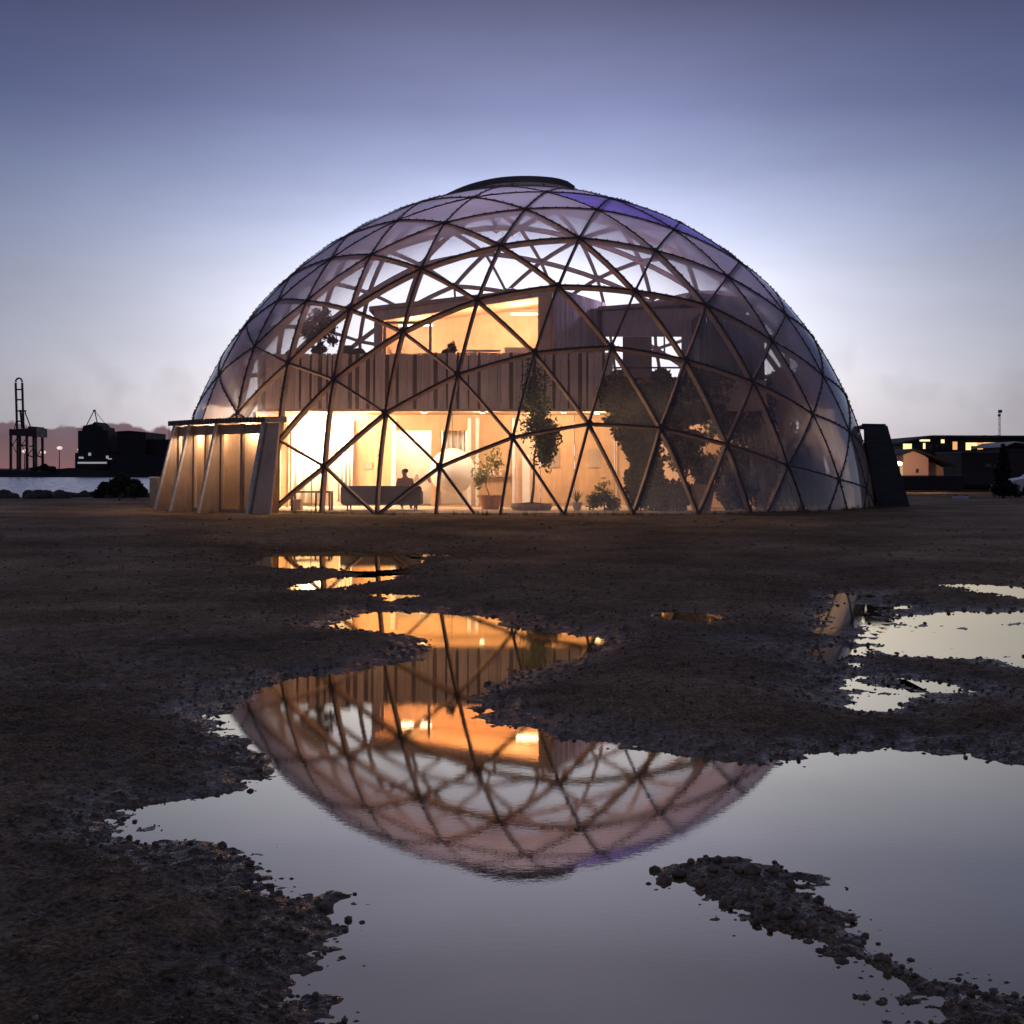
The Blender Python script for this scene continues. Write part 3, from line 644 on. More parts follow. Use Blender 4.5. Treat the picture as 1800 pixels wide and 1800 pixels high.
def pane_geo(mb, t):
    N = 5; A, B, Cc = (NP[i] for i in t); idx = {}; vs = []
    cen = (A + B + Cc) / 3
    A, B, Cc = (cen + (q - cen) * 0.985 for q in (A, B, Cc))
    for i in range(N + 1):
        for j in range(N + 1 - i):
            d = (A * i + B * j + Cc * (N - i - j)) / N; idx[(i, j)] = len(vs); vs.append(on_sphere(d, RS - 0.012))
    fs = []
    for i in range(N):
        for j in range(N - i):
            fs.append((idx[(i, j)], idx[(i + 1, j)], idx[(i, j + 1)]))
            if i + j < N - 1: fs.append((idx[(i + 1, j)], idx[(i + 1, j + 1)], idx[(i, j + 1)]))
    fs = [f for f in fs if max(vs[k].z for k in f) > ZB]
    vs = [clamp_base(v) for v in vs]
    # outward winding
    out = []
    for f in fs:
        n = (vs[f[1]] - vs[f[0]]).cross(vs[f[2]] - vs[f[0]])
        out.append(f if n.dot(vs[f[0]] - DC) > 0 else f[::-1])
    mb.add(vs, out)
tri_c = [on_sphere(NP[t[0]] + NP[t[1]] + NP[t[2]], RS) for t in TRIS]
def sheet(mb, name, mat, c, label=None):
    me = bpy.data.meshes.new(name); me.from_pydata([tuple(Vector(p) - c) for p in mb.v], [], mb.f); me.materials.append(MATS[mat])
    me.polygons.foreach_set('use_smooth', [True] * len(me.polygons)); me.validate()
    return link(name, me, dome, c, label)
rest = MB()
VIOLET_GLOW = {64, 65, 68, 69, 71, 72, 73}     # upper right sheets with violet lamp glow put into their colour
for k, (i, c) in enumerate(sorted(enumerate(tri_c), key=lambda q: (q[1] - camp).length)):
    if k < 300 or i in VIOLET_GLOW:
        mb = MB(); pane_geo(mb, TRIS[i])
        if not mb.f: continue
        v = i in VIOLET_GLOW
        left = list(mb.f)
        while left:                                        # a sheet cut by the base can fall into two
            got = [left.pop(0)]; seen = set(got[0]); grew = True
            while grew:
                nxt = [f for f in left if len(seen & set(f)) >= 2]; grew = bool(nxt)
                for f in nxt: got.append(f); seen |= set(f); left.remove(f)
            m1 = MB(); ids = sorted(seen); mp_ = {q: r for r, q in enumerate(ids)}
            m1.add([mb.v[q] for q in ids], [tuple(mp_[q] for q in f) for f in got])
            sheet(m1, 'glass_pane', 'violet_glow_sheet' if v else 'dome_sheet', c, 'pane with violet lamp glow in its colour' if v else None)
    else: pane_geo(rest, TRIS[i])
stuff(sheet(rest, 'far_panes', 'dome_sheet', DC.copy()))
for i, d in enumerate(NP):
    p = on_sphere(d, RS)
    if p.z < ZB + 0.1: continue
    d = Vector(d).normalized(); x = d.orthogonal().normalized(); y = d.cross(x)
    M = Matrix((x, y, d)).transposed(); mb = MB()
    ring = lambda r, h: [M @ Vector((r * math.cos(k * math.pi / 4), r * math.sin(k * math.pi / 4), h)) for k in range(8)]
    mb.add(ring(.095, -.02) + ring(.095, .03) + ring(.04, .045), [tuple(range(8))[::-1], tuple(range(16, 24))] + [(q * 8 + k, q * 8 + (k + 1) % 8, q * 8 + 8 + (k + 1) % 8, q * 8 + 8 + k) for q in (0, 1) for k in range(8)])
    mb.build('hub_plate', 'hub_steel', dome, origin=None).location = p - world_loc(dome)
# kerb the dome stands on
mb = MB(); rb = math.sqrt(RS ** 2 - (ZB - DC.z) ** 2)
mb.lathe([(rb - .35, -0.5), (rb + .16, -0.5), (rb + .16, 0.0), (rb - .35, 0.0), (rb - .35, -0.5)], (DC.x, DC.y, ZB), 72)
mb.build('base_ring', 'black_metal', dome, origin=(DC.x, DC.y, ZB))
# flat hood over the vent at the top: a curved dark shell, tapering to the left
hood = MB(); n = 18
def hood_pt(u, v, z): return DC + Vector((u, v, z))
prof = []
apz = RS
for i in range(n + 1):
    u = -2.85 + 4.62 * i / n
    zz = math.sqrt(144 - u * u) + float(np.interp(u, [-2.85, -1.9, -.9, 1.15, 1.5, 1.77], [.20, .27, .32, .34, .30, .18]))
    prof.append((u, zz))
vs = []; fs = []
for u, zz in prof:
    hw = 1.9 * math.sqrt(max(0.05, 1 - (u / 2.95) ** 2))
    for v in np.linspace(-1, 1, 7):
        for th in (0, -0.22): vs.append(hood_pt(u, v * hw, zz - 0.13 * v * v + th))
row = 14
for i in range(n):
    for j in range(6):
        a = i * row + j * 2; fs += [(a, a + row, a + row + 2, a + 2), (a + 1, a + 3, a + row + 3, a + row + 1)]
    a = i * row; fs += [(a, a + 1, a + row + 1, a + row), (a + 12, a + row + 12, a + row + 13, a + 13)]
for i in (0, n):
    a = i * row
    fs.append(tuple([a + 2 * j for j in range(7)] + [a + 2 * j + 1 for j in range(6, -1, -1)]))
hood.add(vs, fs)
o = hood.build('vent_hood', 'black_metal', dome, origin=on_sphere((0, 0, 1), RS))
hs = MB()
for u, v in ((-1.5, -1.2), (-.4, -1.6), (.7, -1.5), (1.35, -.8), (-1.5, 1.2), (-.4, 1.6), (.7, 1.5), (1.35, .8)):
    zt = float(np.interp(u, [p[0] for p in prof], [p[1] for p in prof])); d = math.sqrt(max(0, 144 - u * u - v * v))
    hs.bar(DC + Vector((u, v, d - 0.05)), DC + Vector((u, v, max(zt - .1, d + 0.05))), 0.06)
hs.build('hood_post', 'hub_steel', o, origin=None).location = -world_loc(o)
# the floor inside
mb = MB(); mb.lathe([(rb - .37, 0.40), (rb - .37, 0.60), (0.0, 0.60)], (DC.x, DC.y, 0), 64)
mb.build('floor_deck', 'deck_wood', dome, origin=(DC.x, DC.y, 0.6))

# ================================================================== the timber house inside the dome
FZ = 0.60
house = thing('timber_house', 'two storey timber house with lit open rooms standing inside the dome', 'house', (0.5, 46.5, FZ))
def fbox(name, mat, x0, x1, y0, y1, z0, z1, parent=house, label=None):
    mb = MB(); c = ((x0 + x1) / 2, (y0 + y1) / 2, (z0 + z1) / 2)
    mb.box((0, 0, 0), (x1 - x0, y1 - y0, z1 - z0)); me_o = mb.build(name, mat, None, label=label)
    me_o.parent = parent; me_o.location = Vector(c) - world_loc(parent)
    return me_o
X = lambda px, Y: at(px, 800, Y).x
Z = lambda py, Y, px=900: at(px, py, Y).z
YB = 45.0                                                      # balcony front
zs = Z(722, YB); zt = Z(700, YB) - 0.02; ztop = Z(622, YB)
xl, xr = X(452, YB), X(1078, YB)
# slab of the upper floor
fbox('upper_floor', 'plywood', xl, X(1330, 47), YB + 0.06, 56.0, zs + 0.02, zs + 0.95)
fbox('slab_edge', 'pale_ply', xl, xr, YB - 0.02, YB + 0.058, zs - 0.02, zs + 0.05)
# balustrade of upright boards, uneven widths, some set back
rg = np.random.default_rng(21); x = xl; deep = True
while x < xr - 0.05:
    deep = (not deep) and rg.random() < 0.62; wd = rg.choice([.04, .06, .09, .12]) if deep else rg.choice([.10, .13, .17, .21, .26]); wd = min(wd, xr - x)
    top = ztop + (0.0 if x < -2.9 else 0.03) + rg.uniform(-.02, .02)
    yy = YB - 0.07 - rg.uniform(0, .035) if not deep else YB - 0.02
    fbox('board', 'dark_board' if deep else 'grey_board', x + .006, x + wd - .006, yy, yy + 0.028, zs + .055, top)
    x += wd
fbox('backing', 'dark_board', xl, xr, YB + .022, YB + .05, zs + .29, ztop - .17)  # sheet added to stop room light showing through the board gaps
fbox('top_rail', 'grey_board', xl, xr, YB + 0.012, YB + 0.09, ztop - .16, ztop - .04)
fbox('bottom_rail', 'grey_board', xl, xr, YB + 0.012, YB + 0.05, zs + .05, zs + .285)
# ---- lower floor
YW = 48.6
panels = [(470, 505, 'plywood'), (505, 565, 'cream_wall'), (565, 622, 'pale_ply'), (622, 694, 'plywood'), (772, 776, 'plywood'), (826, 842, 'pale_ply'), (842, 905, 'plywood'), (905, 950, 'pale_ply'), (950, 1010, 'plywood'), (1010, 1080, 'plywood'), (1080, 1160, 'plywood'), (1160, 1240, 'pale_ply'), (1240, 1310, 'plywood')]
for a, b_, m_ in panels: fbox('wall_panel', m_, X(a, YW) + .008, X(b_, YW) - .008, YW, YW + .08, FZ, zs + .015)
fbox('door_head', 'plywood', X(694, YW), X(826, YW), YW - .03, YW + .07, Z(757, YW), zs + .014)
fbox('door_post', 'white_paint', X(688, YW), X(696, YW), YW - .08, YW - .004, FZ, Z(738, YW))
fbox('door_post', 'plywood', X(758, YW), X(772, YW), YW - .08, YW + .06, FZ, Z(757, YW))
fbox('door_post', 'white_paint', X(822, YW), X(828, YW), YW - .08, YW - .004, FZ, Z(735, YW))
fbox('door_post', 'white_paint', X(836, YW), X(841, YW), YW - .08, YW - .004, FZ, Z(735, YW))
fbox('door_post', 'white_paint', X(900, YW), X(905, YW), YW - .08, YW - .004, FZ, Z(735, YW))
fbox('door_post', 'white_paint', X(918, YW), X(931, YW), YW - .30, YW - .19, FZ, Z(800, YW))
fbox('back_room_wall', 'cream_wall', X(640, 51.5), X(900, 51.5), 51.5, 51.6, FZ, zs + .01)
fbox('side_wall', 'plywood', X(1310, YW), X(1310, YW) + .1, YW - 1.6, YW - .01, FZ, zs + .01)
fbox('side_wall', 'plywood', X(470, YW) - .1, X(470, YW), YW - 2.2, YW - .01, FZ, zs + .01)
for q in (488, 503, 1084): fbox('window_frame', 'pale_ply', X(q, 46.6), X(q, 46.6) + .09, 46.6, 46.72, FZ, zs + .012)
def curtain(p0, p1, top, bot, Y, mat='curtain_cloth'):
    mb = MB(); x0, x1 = X(p0, Y), X(p1, Y); n_ = 28; za, zb_ = Z(bot, Y), Z(top, Y); vs = []
    for i in range(n_ + 1):
        u = i / n_; y = Y + 0.06 * math.sin(u * n_ * 0.9) + 0.02 * math.sin(u * 11)
        for z in (za, zb_):
            vs += [(x0 + (x1 - x0) * u, y, z), (x0 + (x1 - x0) * u, y + .012, z)]
    fs = []
    for i in range(n_):
        a = i * 4; fs += [(a, a + 4, a + 6, a + 2), (a + 1, a + 3, a + 7, a + 5), (a + 2, a + 6, a + 7, a + 3), (a, a + 1, a + 5, a + 4)]
    fs += [(0, 2, 3, 1), (n_ * 4, n_ * 4 + 1, n_ * 4 + 3, n_ * 4 + 2)]
    mb.add(vs, fs); return mb.build('curtain', mat, house, smooth=True, origin=((x0 + x1) / 2, Y, (za + zb_) / 2))
curtain(512, 572, 742, 884, 48.3); curtain(594, 621, 738, 882, 48.3); curtain(778, 818, 757, 800, 49.4)
# picture and small things on the wall
for (a, b_, c_, d_) in ((640, 655, 812, 824), (660, 668, 786, 800)): fbox('wall_picture', 'brown_ply', X(a, YW), X(b_, YW), YW - .04, YW - .003, Z(d_, YW), Z(c_, YW))
for q, w_ in ((782, .3), (791, .2), (800, .34), (810, .26)): fbox('hanging_cloth', ['terracotta', 'cream_wall'][int(w_ * 100) % 4 == 0], X(q, 50.2), X(q, 50.2) + .12, 50.2, 50.32, Z(800, 50.2), Z(758, 50.2))
sv_ = fbox('shelf', 'brown_ply', X(845, YW), X(898, YW), YW - .26, YW - .004, Z(838, YW), Z(835.5, YW))
for q, hh_ in ((848, .22), (853, .18), (860, .25), (866, .15), (878, .2), (888, .12)): fbox('ornament', ['terracotta', 'brown_ply', 'cream_wall'][int(q) % 3], X(q, YW), X(q, YW) + .08, YW - .2, YW - .08, Z(835.5, YW) + .004, Z(835.5, YW) + hh_, sv_)
fbox('skirting', 'brown_ply', X(622, YW), X(688, YW), YW - .03, YW - .003, FZ, FZ + .1); fbox('skirting', 'brown_ply', X(932, YW), X(1080, YW), YW - .03, YW - .003, FZ, FZ + .1)
for q in (962, 1034): fbox('wall_picture', 'brown_ply', X(q, YW), X(q + 22, YW), YW - .04, YW - .003, Z(822, YW), Z(790, YW))
# downlights under the slab edge: fitting, glowing lens, and the lamp itself
def downlight(x, y, z, power):
    mb = MB(); mb.lathe([(.09, -.05), (.10, 0)], (0, 0, 0), 14); o = mb.build('ceiling_light', 'white_paint', None); o.parent = house; o.location = Vector((x, y, z)) - world_loc(house)
    mb = MB(); mb.lathe([(.0, -.062), (.075, -.058), (.075, -.052), (0, -.052)], (0, 0, 0), 14); q = mb.build('lens', 'white_glow', None); q.parent = o
    lamp('POINT', 'downlight', o, (x, y, z - .16), power, (1, .71, .46), 0.07)
zc = zs + .02
for px, Y, pw in ((545, 46.4, 420), (640, 46.2, 170), (745, 45.6, 170), (848, 46.0, 140), (991, 45.6, 150), (945, 47.2, 95), (1050, 46.6, 80), (1172, 46.4, 110), (1255, 46.6, 120), (730, 50.3, 300), (800, 50.3, 220), (560, 47.6, 360), (608, 47.7, 260)):
    downlight(X(px, Y), Y, zc, pw)
# ---- upper pavilion: lit room behind a wide window, timber clad return wall
YU = 46.6; uz0 = zs + .95
px0, px1 = X(656, YU), X(968, YU)
zl, zr = Z(546, YU), Z(510, YU)
def slope_box(name, mat, x0, x1, y0, y1, za0, za1, zb0, zb1, parent=house):
    mb = MB(); mb.hexa([(x0, y0, za0), (x1, y0, za1), (x1, y1, za1), (x0, y1, za0), (x0, y0, zb0), (x1, y0, zb1), (x1, y1, zb1), (x0, y1, zb0)])
    return mb.build(name, mat, parent, origin=((x0 + x1) / 2, (y0 + y1) / 2, (za0 + zb1) / 2))
slope_box('roof', 'brown_ply', px0 - .15, px1 + .06, YU - .12, 52.5, zl - .02, zr - .02, zl + .12, zr + .12)
slope_box('fascia', 'grey_board', px0, px1, YU - .06, YU + .02, Z(566, YU), zr - .16, zl - .022, zr - .022)
fbox('corner_post', 'grey_board', px0, X(671, YU), YU, YU + .14, uz0, Z(568, YU))
fbox('window_frame', 'pale_ply', X(672, YU), X(677, YU), YU + .02, YU + .10, uz0, Z(568, YU))
fbox('window_frame', 'pale_ply', X(753, YU), X(758, YU), YU + .02, YU + .10, uz0, Z(560, YU))
fbox('window_frame', 'pale_ply', X(946, YU), X(968, YU), YU + .02, YU + .10, uz0, Z(517, YU))
fbox('window_frame', 'plywood', X(677, YU), X(753, YU), YU + .03, YU + .09, Z(566, YU) - .05, Z(562, YU) - .05)
fbox('room_back', 'pale_ply', px0, X(985, 50.5), 50.5, 50.6, uz0, zr - .02)
fbox('room_side', 'plywood', px0, px0 + .08, YU + .15, 50.49, uz0, zl - .03)
fbox('room_side', 'pale_ply', px1 - .02, px1 + .06, YU + .11, 50.49, uz0, zr - .03)
slope_box('room_ceiling', 'pale_ply', px0 + .09, px1 - .03, YU + .03, 50.49, zl - .10, zr - .10, zl - .03, zr - .03)
mb = MB(); xa, xb = X(820, 48.5), X(948, 48.5); zq = zr - .16
def strip_light(x0, x1, y, z, power):
    mb = MB(); mb.box((0, 0, 0), (x1 - x0, .10, .05)); o = mb.build('ceiling_light', 'white_glow', None); o.parent = house; o.location = Vector(((x0 + x1) / 2, y, z)) - world_loc(house)
    lamp('POINT', 'strip_lamp', o, ((x0 + x1) / 2, y, z - .18), power, (1, .66, .40), .2)
strip_light(X(898, 48.6), X(945, 48.6), 48.6, Z(552, 48.6), 230)
strip_light(X(700, 49.2), X(760, 49.2), 49.2, Z(572, 49.2), 110)
lamp('POINT', 'room_lamp', house, (X(830, 48.5), 48.5, Z(590, 48.5)), 120, (1, .60, .34), .25)
# glazing of the pavilion
fbox('window_pane', 'window_glass', X(678, YU), X(752, YU), YU + .055, YU + .065, uz0, Z(570, YU))
# return wall of upright boards running back to the right
A = Vector((px1 + .08, YU - .02)); B2 = Vector((X(1064, 51.0), 51.0)); L2 = (B2 - A).length; d2 = (B2 - A).normalized(); nb = 26
for i in range(nb):
    c = A + d2 * L2 * (i + .5) / nb; wd = L2 / nb - .02; mb = MB(); h = zr + .10 - uz0
    mb.box((0, 0, 0), (wd, .03 + .02 * (i % 3 == 0), h), math.atan2(d2.y, d2.x)); o = mb.build('board', 'grey_board', None); o.parent = house; o.location = Vector((c.x, c.y, uz0 + h / 2)) - world_loc(house)
# second volume to the right: posts, window openings one can see the sky through, dark clad end
Y2 = 50.0; xv0 = X(1050, Y2)
zr2 = Z(531, Y2)
mb = MB(); P8 = []
slope_box('roof', 'brown_ply', X(1052, Y2), X(1200, Y2), Y2 - .2, 53.0, Z(546, Y2), Z(536, Y2), Z(540, Y2), Z(528, Y2))
slope_box('roof', 'dusky_board', X(1200, Y2) + .01, X(1330, 48.5), 47.6, 53.0, Z(536, Y2), Z(548, Y2), Z(528, Y2), Z(540, Y2))
slope_box('fascia', 'grey_board', X(1060, Y2), X(1235, Y2), Y2 - .05, Y2 + .03, Z(592, Y2), Z(592, Y2), Z(547, Y2) , Z(541, Y2))
fbox('pillar', 'brown_ply', X(1096, Y2), X(1147, Y2), Y2, Y2 + .2, uz0, Z(592, Y2) - .004)
fbox('pillar', 'brown_ply', X(1213, Y2), X(1236, Y2), Y2, Y2 + .2, uz0, Z(592, Y2) - .004)
fbox('window_frame', 'grey_board', X(1168, Y2), X(1171, Y2), Y2 + .05, Y2 + .10, Z(628, Y2), Z(592, Y2) - .006)
fbox('handrail', 'dark_board', X(1075, Y2), X(1215, Y2), Y2 - .35, Y2 - .29, Z(649, Y2), Z(646, Y2))
fbox('parapet', 'dusky_board', X(1076, Y2), X(1236, Y2), Y2 - .12, Y2 - .06, uz0, Z(664, Y2))
YE = 47.8; xe0, xe1 = X(1236, YE), X(1346, YE); nb = 14
for i in range(nb):
    a = xe0 + (xe1 - xe0) * i / nb
    fbox('dark_clad_board', 'dusky_board', a + .006, a + (xe1 - xe0) / nb - .006, YE - .02 * (i % 2), YE + .06, uz0, Z(546, YE) - .12 * i / nb * 1.6)
fbox('backing', 'dusky_board', xe0, xe1 - .02, YE + .065, YE + .09, uz0, Z(546, YE) - 1.9 * 1.6 * .12 - .02)  # added sheet, blocks light from behind so the cladding gaps stay dark
fbox('end_wall', 'dusky_board', xe0 - .08, xe0 - .005, YE + .07, 53.0, uz0, Z(550, YE))

# ================================================================== entrances
def polar(th, r): a = R(th); return Vector((DC.x - r * math.sin(a), DC.y - r * math.cos(a)))
def entrance(name, label, angs, R0, Rb, Rt, zt, mats, glazed):
    gz = ZB - 0.10; mid = polar(sum(angs) / len(angs), R0)
    v = thing(name, label, 'entrance porch', (mid.x, mid.y, ZB))
    fin, edge, roof, slat = mats
    for k, th in enumerate(angs):
        a0, a1, b0, b1 = polar(th, R0), polar(th, Rb - .034), polar(th, R0), polar(th, Rt - .034)
        dr = (a1 - a0).normalized(); t_ = Vector((-dr.y, dr.x, 0)) * .045
        mb = MB(); mb.prism([(a0.x, a0.y, gz), (a1.x, a1.y, gz), (b1.x, b1.y, zt), (b0.x, b0.y, zt)], -t_, t_)
        f = mb.build('fin', fin, v, origin=((a0.x + a1.x) / 2, (a0.y + a1.y) / 2, (gz + zt) / 2))
        e0, e1 = polar(th, Rb), polar(th, Rt); mb = MB()
        mb.bar((e0.x, e0.y, gz - .02), (e1.x, e1.y, zt + .01), .10, .066, (dr.x, dr.y, 0)); mb.build('edge_board', edge, f, origin=world_loc(f))
    # roof: flat ring piece with a row of short slats along its edge
    n_ = 24; lo, hi = min(angs) - (.8 if glazed else .1), max(angs) + (.8 if glazed else .1); vs = []
    for i in range(n_ + 1):
        th = lo + (hi - lo) * i / n_
        for r, z in ((R0 - .62, zt + .015), (Rt + (.12 if glazed else -.02), zt + .015), (Rt + (.12 if glazed else -.02), zt + (.15 if glazed else .07)), (R0 - .62, zt + (.19 if glazed else .09))): p = polar(th, r); vs.append((p.x, p.y, z))
    fs = [(0, 1, 2, 3), (n_ * 4 + 3, n_ * 4 + 2, n_ * 4 + 1, n_ * 4)]
    for i in range(n_):
        for k in range(4): fs.append((i * 4 + k, i * 4 + 4 + k, i * 4 + 4 + (k + 1) % 4, i * 4 + (k + 1) % 4))
    mb = MB(); mb.add(vs, fs); mb.build('roof', roof, v, origin=(mid.x, mid.y, zt))
    ns = int((hi - lo) * 1.5) if glazed else 0
    for i in range(ns):
        th = lo + (hi - lo) * (i + .5) / ns; p = polar(th, Rt + .12 + .024); dr = (p - Vector(DC.xy)).normalized(); mb = MB()
        mb.box((0, 0, 0), (.05, .03, .15), math.atan2(dr.y, dr.x) + math.pi / 2); o = mb.build('roof_slat', slat, None); o.parent = v; o.location = Vector((p.x, p.y, zt + .08)) - world_loc(v)
    if glazed:
        for k in range(len(angs) - 1):
            t0, t1 = angs[k] + .3, angs[k + 1] - .3; tm = (t0 + t1) / 2
            for th in (t0, tm, t1):
                p = polar(th, R0 - .02); mb = MB(); mb.box((0, 0, 0), (.10, .09, zt - gz - .06), math.atan2(p.y - DC.y, p.x - DC.x)); o = mb.build('mullion', 'brown_ply', None); o.parent = v; o.location = Vector((p.x, p.y, (zt + gz) / 2 + .02)) - world_loc(v)
            for z0, z1 in ((ZB - .08, ZB + .10), (zt - .30, zt - .03)):
                a, b_ = polar(t0 + .2, R0 - .02), polar(t1 - .2, R0 - .02); mb = MB(); mb.bar((a.x, a.y, (z0 + z1) / 2), (b_.x, b_.y, (z0 + z1) / 2), .07, z1 - z0); mb.build('window_rail', 'brown_ply', v, origin=(a.x, a.y, z0))
            for ta, tb in ((t0, tm), (tm, t1)):
                a, b_ = polar(ta + .22, R0 - .03), polar(tb - .22, R0 - .03); mb = MB()
                mb.add([(a.x, a.y, ZB + .1), (b_.x, b_.y, ZB + .1), (b_.x, b_.y, zt - .3), (a.x, a.y, zt - .3)], [(0, 1, 2, 3)]); mb.build('window_pane', 'window_glass', v, origin=(a.x, a.y, ZB))
        # lobby lining behind the glass and its lamp
        n_ = 10; vs = []
        for i in range(n_ + 1):
            p = polar(angs[0] + (angs[-1] - angs[0]) * i / n_, R0 - .46); vs += [(p.x, p.y, ZB), (p.x, p.y, zt)]
            p = polar(angs[0] + (angs[-1] - angs[0]) * i / n_, R0 - .50); vs += [(p.x, p.y, ZB), (p.x, p.y, zt)]
        fs = []
        for i in range(n_):
            a = i * 4; fs += [(a, a + 4, a + 5, a + 1), (a + 2, a + 3, a + 7, a + 6), (a + 1, a + 5, a + 7, a + 3)]
        mb = MB(); mb.add(vs, fs); mb.build('lobby_wall', 'plywood', v, origin=(mid.x, mid.y, ZB))
        for th in (angs[0] + 4.5, angs[1] + 3.5, angs[2] + 2.5):
            p = polar(th, R0 - .22); mb = MB(); mb.lathe([(.0, -.03), (.09, -.02), (.09, .01)], (0, 0, 0), 12); o = mb.build('ceiling_light', 'warm_glow', None); o.parent = v; o.location = Vector((p.x, p.y, zt - .02)) - world_loc(v)
            lamp('POINT', 'lobby_lamp', o, (p.x, p.y, zt - .20), 85, (1, .70, .47), .1)
    else:
        n_ = len(angs) - 1
        for k in range(n_):
            a, b_ = polar(angs[k], Rb - .1), polar(angs[k + 1], Rb - .1); c_, d_ = polar(angs[k], Rt - .1), polar(angs[k + 1], Rt - .1)
            for q in range(7):
                u0, u1 = q / 7, (q + 1) / 7 - .012; mb = MB(); L = lambda p, s, u: p + (s - p) * u
                pts = []
                for u in (u0, u1):
                    e, f_ = L(a, c_, u), L(b_, d_, u); z = gz + (zt - gz) * u; pts.append((e, f_, z))
                (e0, f0, z0), (e1, f1, z1) = pts; off = (a - Vector(DC.xy)).normalized() * .04
                mb.hexa([(e0.x, e0.y, z0), (f0.x, f0.y, z0), (f0.x - off.x, f0.y - off.y, z0), (e0.x - off.x, e0.y - off.y, z0), (e1.x, e1.y, z1), (f1.x, f1.y, z1), (f1.x - off.x, f1.y - off.y, z1), (e1.x - off.x, e1.y - off.y, z1)])
                mb.build('wall_plank', fin, v, origin=(e0.x, e0.y, z0))
    return v
lv = entrance('entrance_porch', 'low timber porch with slanting fins and orange lit windows on the dome', [35.3, 44.6, 51.6, 56.6], 12.60, 13.35, 12.74, 3.10, ('brown_ply', 'edge_white', 'weathered_roof', 'dark_board'), True)
# end panel of the porch facing the viewer
a, d_ = polar(35.0, 13.25), polar(34.9, 12.66); b_, c_ = at(474, 890, 40.25), at(491, 737, 40.9)
mb = MB(); mb.hexa([(a.x, a.y, ZB - .1), (b_.x, b_.y, ZB - .1), (b_.x + .03, b_.y + .1, ZB - .1), (a.x + .05, a.y + .1, ZB - .1), (d_.x, d_.y, 3.09), (c_.x, c_.y, 3.09), (c_.x + .03, c_.y + .1, 3.09), (d_.x + .05, d_.y + .1, 3.09)])
mb.build('end_panel', 'pale_ply', lv, origin=(a.x, a.y, 1.8))
rv = entrance('entrance_porch', 'dark plank clad porch with sloping sides at the right edge of the dome', [-74, -84, -94], 12.2, 13.06, 12.36, 3.22, ('slate_board', 'slate_board', 'roof_felt', 'slate_board'), False)
a, b_, c_, d_ = polar(-73.6, 12.05), polar(-73.6, 13.0), polar(-73.6, 11.6), polar(-73.6, 12.28)
for q in range(9):
    u0, u1 = q / 9, (q + 1) / 9 - .004; pts = []
    for u in (u0, u1):
        e = a + (c_ - a) * u; f_ = b_ + (d_ - b_) * u; pts.append((e, f_, ZB - .1 + (3.22 - ZB + .1) * u))
    (e0, f0, z0), (e1, f1, z1) = pts; o_ = Vector((0, .05)); mb = MB()
    mb.hexa([(e0.x, e0.y - .09, z0), (f0.x, f0.y - .09, z0), (f0.x, f0.y - .05, z0), (e0.x, e0.y - .05, z0), (e1.x, e1.y - .09, z1), (f1.x, f1.y - .09, z1), (f1.x, f1.y - .05, z1), (e1.x, e1.y - .05, z1)])
    mb.build('end_plank', 'slate_board', rv, origin=(e0.x, e0.y, z0))

# ================================================================== things in the dome
def part(mb, name, mat, parent, smooth=False):               # geometry given relative to the parent thing
    o = mb.build(name, mat, None, smooth); o.parent = parent; return o
# sofa seen from behind
p = at(670, 890, 42.6); so = thing('sofa', 'dark grey sofa seen from behind at the front of the lit room', 'sofa', (p.x, 42.6, FZ))
W = X(740, 42.6) - X(598, 42.6); hB = Z(854, 42.6) - FZ
bv = MB(); bv.box((0, 0, .16 + (hB - .16) / 2), (W, .24, hB - .16)); o = part(bv, 'backrest', 'sofa_cloth', so)
def bev(o, w_=.05, s=3):
    m = o.modifiers.new('bevel', 'BEVEL'); m.width = w_; m.segments = s; m.limit_method = 'ANGLE'
    o.data.polygons.foreach_set('use_smooth', [True] * len(o.data.polygons)); return o
bev(o, .09, 4)
for s in (-1, 1): mb = MB(); mb.box((s * (W / 2 - .12), .5, .36), (.22, .78, .40)); bev(part(mb, 'armrest', 'sofa_cloth', so))
mb = MB(); mb.box((0, .5, .28), (W - .48, .76, .24)); bev(part(mb, 'seat', 'sofa_cloth', so))
for sx_ in (-1, 1):
    for sy_ in (-.04, .82): mb = MB(); mb.tube([(sx_ * (W / 2 - .2), sy_, 0), (sx_ * (W / 2 - .2), sy_, .16)], [.02, .03]); part(mb, 'leg', 'black_metal', so)
# low table: open black frame
p = at(546, 890, 42.4); tb = thing('side_table', 'low black open frame table left of the sofa', 'table', (p.x, 42.4, FZ)); hw = (X(582, 42.4) - X(511, 42.4)) / 2; ht = Z(863, 42.4) - FZ
mb = MB(); mb.box((0, .3, ht - .03), (hw * 2, .66, .05)); bev(part(mb, 'table_top', 'black_metal', tb), .01, 1)
for sx_ in (-1, 1):
    for sy_ in (0.01, .6): mb = MB(); mb.box((sx_ * (hw - .04), sy_, (ht - .055) / 2), (.06, .05, ht - .055)); part(mb, 'leg', 'black_metal', tb)
mb = MB(); mb.box((.15, .02, (ht - .06) / 2), (.05, .04, ht - .06)); part(mb, 'leg', 'black_metal', tb)
mb = MB(); mb.box((-hw + .17, .3, .17), (.22, .5, .30)); part(mb, 'drawer_box', 'grey_board', tb)
